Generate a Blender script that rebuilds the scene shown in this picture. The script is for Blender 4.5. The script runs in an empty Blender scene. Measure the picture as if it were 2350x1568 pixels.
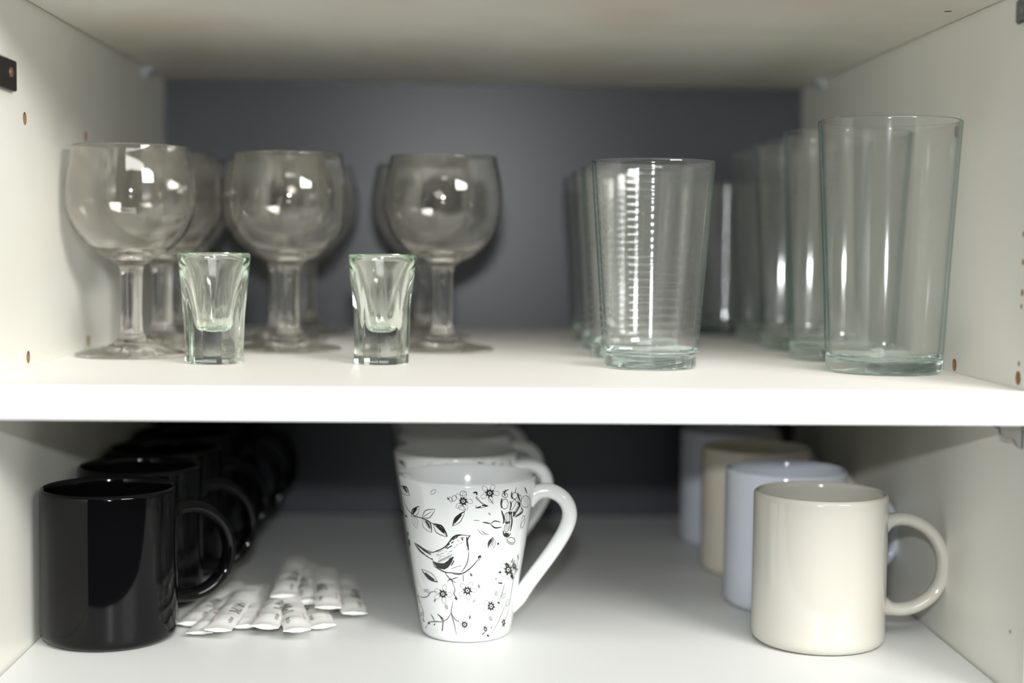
import bpy, bmesh, math, random
from mathutils import Vector, Matrix, Euler

MM = 0.001
scene = bpy.context.scene
COL = scene.collection

# ---------------------------------------------------------------- camera
cam_d = bpy.data.cameras.new('camera')
cam = bpy.data.objects.new('camera', cam_d)
COL.objects.link(cam)
cam_d.sensor_width = 36.0
cam_d.lens = 51.67
cam_d.clip_start = 0.01
RX = Vector((0.9991424, -0.03996716, 0.01082105))
UP = Vector((-0.00810456, 0.06751519, 0.99768533))
FW = Vector((0.04060524, 0.99691741, -0.06713338))
m = Matrix.Identity(4)
for i in range(3):
    m[i][0] = RX[i]; m[i][1] = UP[i]; m[i][2] = -FW[i]
    m[i][3] = (253.674, -772.154, 77.157)[i] * MM
cam.matrix_world = m
cam_d.dof.use_dof = True
cam_d.dof.focus_distance = 0.880
cam_d.dof.aperture_fstop = 2.7
scene.camera = cam

# ---------------------------------------------------------------- light of the place
world = bpy.data.worlds.new('kitchen_ambient'); scene.world = world
world.use_nodes = True
bg = world.node_tree.nodes['Background']
bg.inputs[0].default_value = (0.92, 0.97, 1.0, 1)
bg.inputs[1].default_value = 0.02

def area(name, loc, target, sx, sy, watts, color=(1, 1, 1)):
    d = bpy.data.lights.new(name, 'AREA')
    d.shape = 'RECTANGLE'; d.size = sx; d.size_y = sy
    d.energy = watts; d.color = color
    o = bpy.data.objects.new(name, d); COL.objects.link(o)
    o.location = loc
    o.rotation_euler = (Vector(target) - Vector(loc)).to_track_quat('-Z', 'Y').to_euler()
    return o
# the pop-up flash just above the lens
area('camera_flash', (0.2535, -0.752, 0.160), (0.27, 0.0, 0.0), 0.044, 0.018, 4.0, (0.94, 0.975, 1.0))
# daylight from the kitchen window, high on the right behind the camera
area('kitchen_window', (1.20, -1.05, 0.62), (0.22, 0.20, 0.0), 0.60, 0.30, 21.0, (1.0, 0.99, 0.96))
# the big soft ceiling lamp of the kitchen
area('kitchen_ceiling_lamp', (0.62, -1.30, 1.12), (0.26, 0.18, 0.0), 1.1, 0.7, 22.5, (1.0, 0.985, 0.95))

scene.view_settings.view_transform = 'Standard'
scene.view_settings.look = 'None'
scene.view_settings.gamma = 1.0
scene.view_settings.use_curve_mapping = False
scene.view_settings.exposure = 0.0
cy = scene.cycles
cy.max_bounces = 28; cy.transmission_bounces = 28; cy.glossy_bounces = 12
cy.diffuse_bounces = 6; cy.transparent_max_bounces = 64
cy.caustics_reflective = True; cy.caustics_refractive = True
cy.blur_glossy = 0.5
cy.sample_clamp_indirect = 40.0
cy.use_denoising = True

# ---------------------------------------------------------------- materials
def new_mat(name):
    mt = bpy.data.materials.new(name); mt.use_nodes = True
    return mt, mt.node_tree.nodes, mt.node_tree.links

def glossy(name, color, rough=0.4, spec=0.5, coat=0.0, noise=0.0, nscale=30.0, ncol=None, bump=0.0, stretch=(1, 1, 1)):
    mt, n, l = new_mat(name)
    b = n['Principled BSDF']
    b.inputs['Base Color'].default_value = (*color, 1)
    b.inputs['Roughness'].default_value = rough
    b.inputs['Specular IOR Level'].default_value = spec
    b.inputs['Coat Weight'].default_value = coat
    b.inputs['Coat Roughness'].default_value = 0.02
    if noise > 0 or bump > 0:
        tc = n.new('ShaderNodeTexCoord'); mp = n.new('ShaderNodeMapping')
        mp.inputs['Scale'].default_value = stretch
        nz = n.new('ShaderNodeTexNoise'); nz.inputs['Scale'].default_value = nscale
        nz.inputs['Detail'].default_value = 5
        l.new(tc.outputs['Object'], mp.inputs[0]); l.new(mp.outputs[0], nz.inputs['Vector'])
        if noise > 0:
            rp = n.new('ShaderNodeMapRange')
            rp.inputs[1].default_value = 0.42; rp.inputs[2].default_value = 0.75
            rp.inputs[3].default_value = 0.0; rp.inputs[4].default_value = noise
            l.new(nz.outputs[0], rp.inputs[0])
            mx = n.new('ShaderNodeMix'); mx.data_type = 'RGBA'
            mx.inputs[6].default_value = (*color, 1); mx.inputs[7].default_value = (*(ncol or color), 1)
            l.new(rp.outputs[0], mx.inputs[0]); l.new(mx.outputs[2], b.inputs['Base Color'])
        if bump > 0:
            bp = n.new('ShaderNodeBump'); bp.inputs['Strength'].default_value = bump; bp.inputs['Distance'].default_value = 0.0002
            l.new(nz.outputs[0], bp.inputs['Height']); l.new(bp.outputs[0], b.inputs['Normal'])
    return mt

def glass(name, tint=(1, 1, 1), absorb=None, density=0.0, haze=0.012, rough=0.0):
    """solid clear glass: Fresnel reflection over refraction, a little pale haze painted in for light bouncing inside, optional coloured body"""
    mt, n, l = new_mat(name)
    n.remove(n['Principled BSDF'])
    out = n['Material Output']
    gl = n.new('ShaderNodeBsdfGlass'); gl.inputs['Roughness'].default_value = rough; gl.inputs['IOR'].default_value = 1.5
    gl.inputs['Color'].default_value = (*tint, 1)
    df = n.new('ShaderNodeBsdfDiffuse'); df.inputs['Color'].default_value = (0.8, 0.8, 0.76, 1)
    m3 = n.new('ShaderNodeMixShader'); m3.inputs[0].default_value = haze  # pale diffuse share stands in for light reflected about inside the glass
    l.new(gl.outputs[0], m3.inputs[1]); l.new(df.outputs[0], m3.inputs[2])
    l.new(m3.outputs[0], out.inputs['Surface'])
    if absorb:
        va = n.new('ShaderNodeVolumeAbsorption'); va.inputs['Color'].default_value = (*absorb, 1)
        va.inputs['Density'].default_value = density
        l.new(va.outputs[0], out.inputs['Volume'])
    return mt

def thin_glass(name, edge=(0.6, 0.6, 0.57), start=0.72, haze=0.03, refl=1.0):
    """thin glass wall: light goes straight through, Fresnel reflection on both faces, darker where the wall is seen edge-on"""
    mt, n, l = new_mat(name)
    n.remove(n['Principled BSDF'])
    out = n['Material Output']
    gm = n.new('ShaderNodeNewGeometry')
    ior = n.new('ShaderNodeMapRange')
    ior.inputs[3].default_value = 1.5; ior.inputs[4].default_value = 1 / 1.5
    l.new(gm.outputs['Backfacing'], ior.inputs[0])
    fr = n.new('ShaderNodeFresnel'); l.new(ior.outputs[0], fr.inputs['IOR'])
    lw = n.new('ShaderNodeLayerWeight'); lw.inputs['Blend'].default_value = 0.5
    mr = n.new('ShaderNodeMapRange'); mr.interpolation_type = 'SMOOTHSTEP'
    mr.inputs[1].default_value = start; mr.inputs[2].default_value = 0.98
    l.new(lw.outputs['Facing'], mr.inputs[0])
    mx = n.new('ShaderNodeMix'); mx.data_type = 'RGBA'
    mx.inputs[6].default_value = (0.995, 0.998, 0.995, 1); mx.inputs[7].default_value = (*edge, 1)
    l.new(mr.outputs[0], mx.inputs[0])
    tr = n.new('ShaderNodeBsdfTransparent'); l.new(mx.outputs[2], tr.inputs['Color'])
    gl = n.new('ShaderNodeBsdfGlossy'); gl.inputs['Roughness'].default_value = 0.07
    m2 = n.new('ShaderNodeMixShader'); l.new(fr.outputs[0], m2.inputs[0])
    l.new(tr.outputs[0], m2.inputs[1]); l.new(gl.outputs[0], m2.inputs[2])
    df = n.new('ShaderNodeBsdfDiffuse'); df.inputs['Color'].default_value = (0.8, 0.8, 0.76, 1)
    m3 = n.new('ShaderNodeMixShader'); m3.inputs[0].default_value = haze  # diffuse veil imitates the glow of light bouncing between the walls
    l.new(m2.outputs[0], m3.inputs[1]); l.new(df.outputs[0], m3.inputs[2])
    l.new(m3.outputs[0], out.inputs['Surface'])
    return mt

CREAM = glossy('cream_melamine', (0.83, 0.825, 0.755), 0.38, 0.4, noise=0.25, nscale=9, ncol=(0.78, 0.72, 0.62), bump=0.03)
CEIL_CREAM = glossy('cream_melamine_stained', (0.83, 0.825, 0.755), 0.42, 0.4, noise=0.6, nscale=6, ncol=(0.74, 0.62, 0.50), bump=0.03, stretch=(1.6, 1, 1))
SHELF_TOP = glossy('shelf_melamine', (0.93, 0.905, 0.865), 0.5, 0.3, noise=0.4, nscale=7, ncol=(0.91, 0.86, 0.785))
BAND = glossy('white_edge_band', (0.84, 0.84, 0.83), 0.45, 0.4)
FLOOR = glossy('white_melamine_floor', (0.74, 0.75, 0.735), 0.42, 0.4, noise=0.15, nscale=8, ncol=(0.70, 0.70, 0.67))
BACK = glossy('grey_back_panel', (0.045, 0.048, 0.057), 0.34, 0.42, noise=0.3, nscale=60, ncol=(0.038, 0.040, 0.047), bump=0.02)
HOLE = glossy('raw_chipboard', (0.36, 0.20, 0.11), 0.9, 0.1, noise=0.8, nscale=900, ncol=(0.20, 0.10, 0.055))
WINE = glass('wine_glass_solid', (0.995, 0.99, 0.98), haze=0.015, rough=0.04)
WINE_THIN = thin_glass('wine_glass_wall', (0.58, 0.56, 0.51), 0.64, haze=0.009)
TUMB = glass('tumbler_base_glass', (0.945, 0.975, 0.968), haze=0.008, rough=0.04)
TUMB_THIN = thin_glass('tumbler_wall', (0.42, 0.68, 0.66), 0.62, haze=0.016)
SHOT = glass('shot_glass_glass', (0.985, 1.0, 0.985), rough=0.04, absorb=(0.55, 0.92, 0.66), density=3.5, haze=0.015)
PLAST = glass('clear_plastic', (0.93, 0.94, 0.95), haze=0.02, rough=0.05)
BLACKC = glossy('black_glaze', (0.003, 0.003, 0.0035), 0.07, 0.26)
BLACKIN = BLACKC
PORC = glossy('white_porcelain', (0.80, 0.82, 0.815), 0.12, 0.5, coat=0.5)
INKM = glossy('dark_ink', (0.025, 0.027, 0.026), 0.2, 0.5)
INKG = glossy('grey_pencil_ink', (0.085, 0.088, 0.085), 0.2, 0.5)
BEIGE = glossy('cream_glaze', (0.60, 0.58, 0.515), 0.10, 0.5, coat=0.4)
TAN = glossy('tan_glaze', (0.72, 0.66, 0.55), 0.10, 0.5, coat=0.4)
COOLW = glossy('cool_white_glaze', (0.66, 0.70, 0.77), 0.10, 0.5, coat=0.4)
PAPER = glossy('white_paper', (0.80, 0.80, 0.77), 0.6, 0.3, bump=0.15, nscale=220)
PRINT = glossy('grey_print', (0.025, 0.025, 0.025), 0.6, 0.2)
PINK = glossy('pale_pink_print', (0.72, 0.58, 0.53), 0.6, 0.2)
DARKP = glossy('dark_plastic', (0.018, 0.017, 0.016), 0.45, 0.4)
RUST = glossy('rusty_screw', (0.16, 0.09, 0.055), 0.5, 0.5, noise=1.0, nscale=900, ncol=(0.05, 0.03, 0.02))
METAL = glossy('dull_steel', (0.16, 0.16, 0.16), 0.45, 0.5)
CLIPG = glossy('blue_grey_plastic', (0.42, 0.47, 0.48), 0.3, 0.5)

# ---------------------------------------------------------------- mesh helpers (all in millimetres)
def link_mesh(name, bm, mats, parent=None, smooth=True, angle=40):
    me = bpy.data.meshes.new(name)
    bm.to_mesh(me); bm.free()
    me.transform(Matrix.Scale(MM, 4))
    for mt in (mats if isinstance(mats, (list, tuple)) else [mats]): me.materials.append(mt)
    if smooth:
        me.polygons.foreach_set('use_smooth', [True] * len(me.polygons))
        if angle < 180: me.set_sharp_from_angle(angle=math.radians(angle))
    o = bpy.data.objects.new(name, me); COL.objects.link(o)
    if parent: o.parent = parent
    return o

def thing(name, label, cat, loc, rotz=0.0, group=None):
    o = bpy.data.objects.new(name, None); COL.objects.link(o)
    o.empty_display_size = 0.02
    o.location = Vector(loc) * MM; o.rotation_euler = (0, 0, rotz)
    return tag(o, label, cat, group)

def tag(o, label, cat, group=None):
    o['label'] = label; o['category'] = cat
    if group: o['group'] = group
    return o

def dup(o, loc, rotz, label, group=None):
    r = o.copy(); COL.objects.link(r)
    r.location = Vector(loc) * MM; r.rotation_euler = (0, 0, rotz)
    r['label'] = label
    if group: r['group'] = group
    for ch in o.children:
        c = ch.copy(); COL.objects.link(c); c.parent = r
    return r

def revolve(bm, prof, n=96, mod=None):
    """prof: (r,z) going bottom centre -> outside up -> rim -> inside down; faces look outwards"""
    rings = []
    for k, (r, z) in enumerate(prof):
        if r < 1e-6:
            rings.append([bm.verts.new((0, 0, z))])
        else:
            rg = []
            for j in range(n):
                t = 2 * math.pi * j / n
                rr = r if mod is None else mod(k, r, z, t)
                rg.append(bm.verts.new((rr * math.cos(t), rr * math.sin(t), z)))
            rings.append(rg)
    for a, b in zip(rings[:-1], rings[1:]):
        for j in range(n):
            k = (j + 1) % n
            if len(a) == 1 and len(b) == 1: continue
            if len(a) == 1: bm.faces.new((a[0], b[k], b[j]))
            elif len(b) == 1: bm.faces.new((a[j], a[k], b[0]))
            else: bm.faces.new((a[j], a[k], b[k], b[j]))
    return bm

def thick_base(bm, z):
    """second material (solid refracting glass) for everything below height z"""
    for f in bm.faces:
        if f.calc_center_median().z < z: f.material_index = 1

def smooth_prof(pts, per=6):
    out = []
    e = [pts[0]] + list(pts) + [pts[-1]]
    for i in range(1, len(e) - 2):
        a, b, c, d = e[i - 1], e[i], e[i + 1], e[i + 2]
        for s in range(per):
            t = s / per
            out.append(tuple(.5 * ((2 * b[q]) + (-a[q] + c[q]) * t + (2 * a[q] - 5 * b[q] + 4 * c[q] - d[q]) * t * t + (-a[q] + 3 * b[q] - 3 * c[q] + d[q]) * t ** 3) for q in range(len(b))))
    out.append(tuple(pts[-1]))
    return out

def box(bm, x0, x1, y0, y1, z0, z1, mi=0):
    v = [bm.verts.new(p) for p in ((x0, y0, z0), (x1, y0, z0), (x1, y1, z0), (x0, y1, z0), (x0, y0, z1), (x1, y0, z1), (x1, y1, z1), (x0, y1, z1))]
    fs = []
    for f in ((3, 2, 1, 0), (4, 5, 6, 7), (0, 1, 5, 4), (1, 2, 6, 5), (2, 3, 7, 6), (3, 0, 4, 7)):
        fc = bm.faces.new([v[i] for i in f]); fc.material_index = mi; fs.append(fc)
    return v

def bevel(bm, w, seg=2):
    bmesh.ops.bevel(bm, geom=list(bm.edges), offset=w, segments=seg, affect='EDGES', clamp_overlap=True)
    return bm

def sweep(bm, path, wr, hr, n=20):
    """handle: elliptical section swept along a path in the XZ plane (wr in plane, hr along Y); radii per point"""
    pts = [Vector((p[0], 0, p[1])) for p in path]
    rings = []
    for i, p in enumerate(pts):
        t = (pts[min(i + 1, len(pts) - 1)] - pts[max(i - 1, 0)]).normalized()
        nn = Vector((t.z, 0, -t.x))
        w = wr[i] if isinstance(wr, list) else wr; h = hr[i] if isinstance(hr, list) else hr
        rings.append([bm.verts.new(p + nn * (w * math.cos(2 * math.pi * j / n)) + Vector((0, 1, 0)) * (h * math.sin(2 * math.pi * j / n))) for j in range(n)])
    for a, b in zip(rings[:-1], rings[1:]):
        for j in range(n):
            k = (j + 1) % n
            bm.faces.new((a[j], b[j], b[k], a[k]))
    bm.faces.new(rings[0]); bm.faces.new(list(reversed(rings[-1])))
    bmesh.ops.recalc_face_normals(bm, faces=bm.faces)
    return bm

def cut_holes(o, holes, mat_hole, axis='X'):
    """drill blind holes (centre, radius, depth) into a board: real recesses with raw chipboard inside"""
    bm = bmesh.new()
    for (c, r, d) in holes:
        mt = Matrix.Translation(Vector(c)) @ (Matrix.Rotation(math.pi / 2, 4, 'Y') if axis == 'X' else Matrix.Identity(4))
        bmesh.ops.create_cone(bm, cap_ends=True, segments=24, radius1=r, radius2=r, depth=2 * d, matrix=mt)
    me = bpy.data.meshes.new('drill'); bm.to_mesh(me); bm.free(); me.transform(Matrix.Scale(MM, 4))
    o.data.materials.append(mat_hole)
    me.materials.append(mat_hole)
    co = bpy.data.objects.new('drill', me); COL.objects.link(co)
    md = o.modifiers.new('drill', 'BOOLEAN'); md.operation = 'DIFFERENCE'; md.object = co; md.solver = 'EXACT'
    md.material_mode = 'TRANSFER'
    dg = bpy.context.evaluated_depsgraph_get()
    nm = bpy.data.meshes.new_from_object(o.evaluated_get(dg))
    o.modifiers.clear(); o.data = nm
    bpy.data.objects.remove(co)

# ---------------------------------------------------------------- the cabinet
W, D, H, F = 564.0, 541.0, 216.4, -169.1
def board(name, x0, x1, y0, y1, z0, z1, mt, bev=0.6):
    bm = bmesh.new(); box(bm, x0, x1, y0, y1, z0, z1); bevel(bm, bev, 2)
    o = link_mesh(name, bm, mt, smooth=False); return o
TOPZ = H + 18 + 60
wl = board('wall_left', -18, 0, -4, D, F - 18, TOPZ, CREAM); wl['kind'] = 'structure'
cut_holes(wl, [((0, 114.9, 147.3), 3.9, 9), ((0, 259.7, 146.9), 3.9, 9), ((0, 116.5, 5.6), 3.8, 9), ((0, 262.1, 5.4), 3.8, 9)], HOLE)
wr_ = board('wall_right', W, W + 18, -4, D, F - 18, TOPZ, CREAM); wr_['kind'] = 'structure'
cut_holes(wr_, [((W, 131.2, 148.4), 3.9, 9), ((W, 122.0, 4.6), 3.9, 9), ((W, 19.4, 6.0), 3.9, 9),
                ((W, 18.9, 13.9), 1.5, 5), ((W, 18.0, 45.3), 1.4, 5), ((W, 17.4, 52.9), 1.9, 5), ((W, 17.6, 69.5), 1.7, 5), ((W, 18.4, 84.7), 1.6, 5), ((W, 18.3, -135.1), 1.2, 5)], HOLE)
bk = board('wall_back', 0, W, D, D + 6, F - 18, TOPZ, BACK, 0.3); bk['kind'] = 'structure'
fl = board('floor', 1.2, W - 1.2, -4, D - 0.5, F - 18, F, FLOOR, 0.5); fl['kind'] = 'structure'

upper = board('cabinet_shelf', 2.2, W - 2.2, 0, D - 0.6, H, H + 18, CEIL_CREAM)
cut_holes(upper, [((545.0, 97.2, H), 2.4, 6)], HOLE, 'Z')
tag(upper, 'upper cream shelf board over the glasses, seen from below, faintly stained', 'shelf')

sh = thing('cabinet_shelf', 'white middle shelf board carrying the clear glasses', 'shelf', (0, 0, 0))
bm = bmesh.new(); box(bm, 0.5, W - 0.5, 1.0, D - 0.5, -18, 0); bevel(bm, 0.4, 1)
link_mesh('board', bm, SHELF_TOP, sh, smooth=False)
bm = bmesh.new(); box(bm, 0.5, W - 0.5, 0, 1.0, -18, 0); bevel(bm, 0.45, 2)
eb = link_mesh('edge_band', bm, BAND, sh, smooth=False); eb['label'] = 'bright white front edge banding'

# clear plastic support under the right end of the middle shelf
sp = thing('shelf_support', 'clear plastic shelf pin under the right end of the middle shelf', 'shelf pin', (W, 10, -18))
bm = bmesh.new(); box(bm, -14.5, 0, -5, 7, -2.6, -0.1); bevel(bm, 0.5, 2)
link_mesh('support_plate', bm, PLAST, sp)
bm = bmesh.new()
pr = [(-13.0, -2.7), (0, -2.7), (0, -14), (-2.8, -12.6), (-5.5, -8.6), (-9.5, -8.2), (-12.6, -6.0)]
for y in (-1.5, 1.5): pass
va = [bm.verts.new((x, -1.5, z)) for x, z in pr]; vb = [bm.verts.new((x, 2.0, z)) for x, z in pr]
bm.faces.new(va); bm.faces.new(list(reversed(vb)))
for i in range(len(pr)):
    j = (i + 1) % len(pr); bm.faces.new((va[i], vb[i], vb[j], va[j]))
bmesh.ops.recalc_face_normals(bm, faces=bm.faces); bevel(bm, 0.4, 2)
link_mesh('gusset', bm, PLAST, sp)
# two small supports under the upper board at the back
for x, side, yy in ((0, 1, 452), (W, -1, 462)):
    lab = 'small grey plastic shelf pin in the back %s corner under the upper board' % ('left' if side > 0 else 'right')
    t = thing('shelf_support', lab, 'shelf pin', (x, yy, H))
    bm = bmesh.new(); box(bm, *sorted((0.0, side * 8.0)), -5, 7, -3.2, -0.1); bevel(bm, 0.5, 2)
    link_mesh('support_plate', bm, CLIPG, t)
    bm = bmesh.new(); box(bm, *sorted((0.0, side * 3.2)), -3, 5, -7.5, -3.2); bevel(bm, 0.6, 2)
    link_mesh('gusset', bm, CLIPG, t)
# dark catch block on the left wall, with a rusty screw
mc = thing('door_catch', 'dark plastic catch block screwed high on the left wall near the front', 'catch', (0, 62, 169))
bm = bmesh.new(); box(bm, 0.0, 3.4, -32, 26.5, -8.6, 8.6); bevel(bm, 0.5, 2)
link_mesh('block', bm, DARKP, mc)
bm = bmesh.new(); bmesh.ops.create_cone(bm, cap_ends=True, segments=20, radius1=3.0, radius2=2.6, depth=1.0, matrix=Matrix.Translation((3.7, 15, 1.0)) @ Matrix.Rotation(math.pi / 2, 4, 'Y'))
box(bm, 4.1, 4.4, 12.8, 17.2, 0.6, 1.4)
sc = link_mesh('screw', bm, RUST, mc, angle=30); sc['label'] = 'rusty brown screw head'
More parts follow.
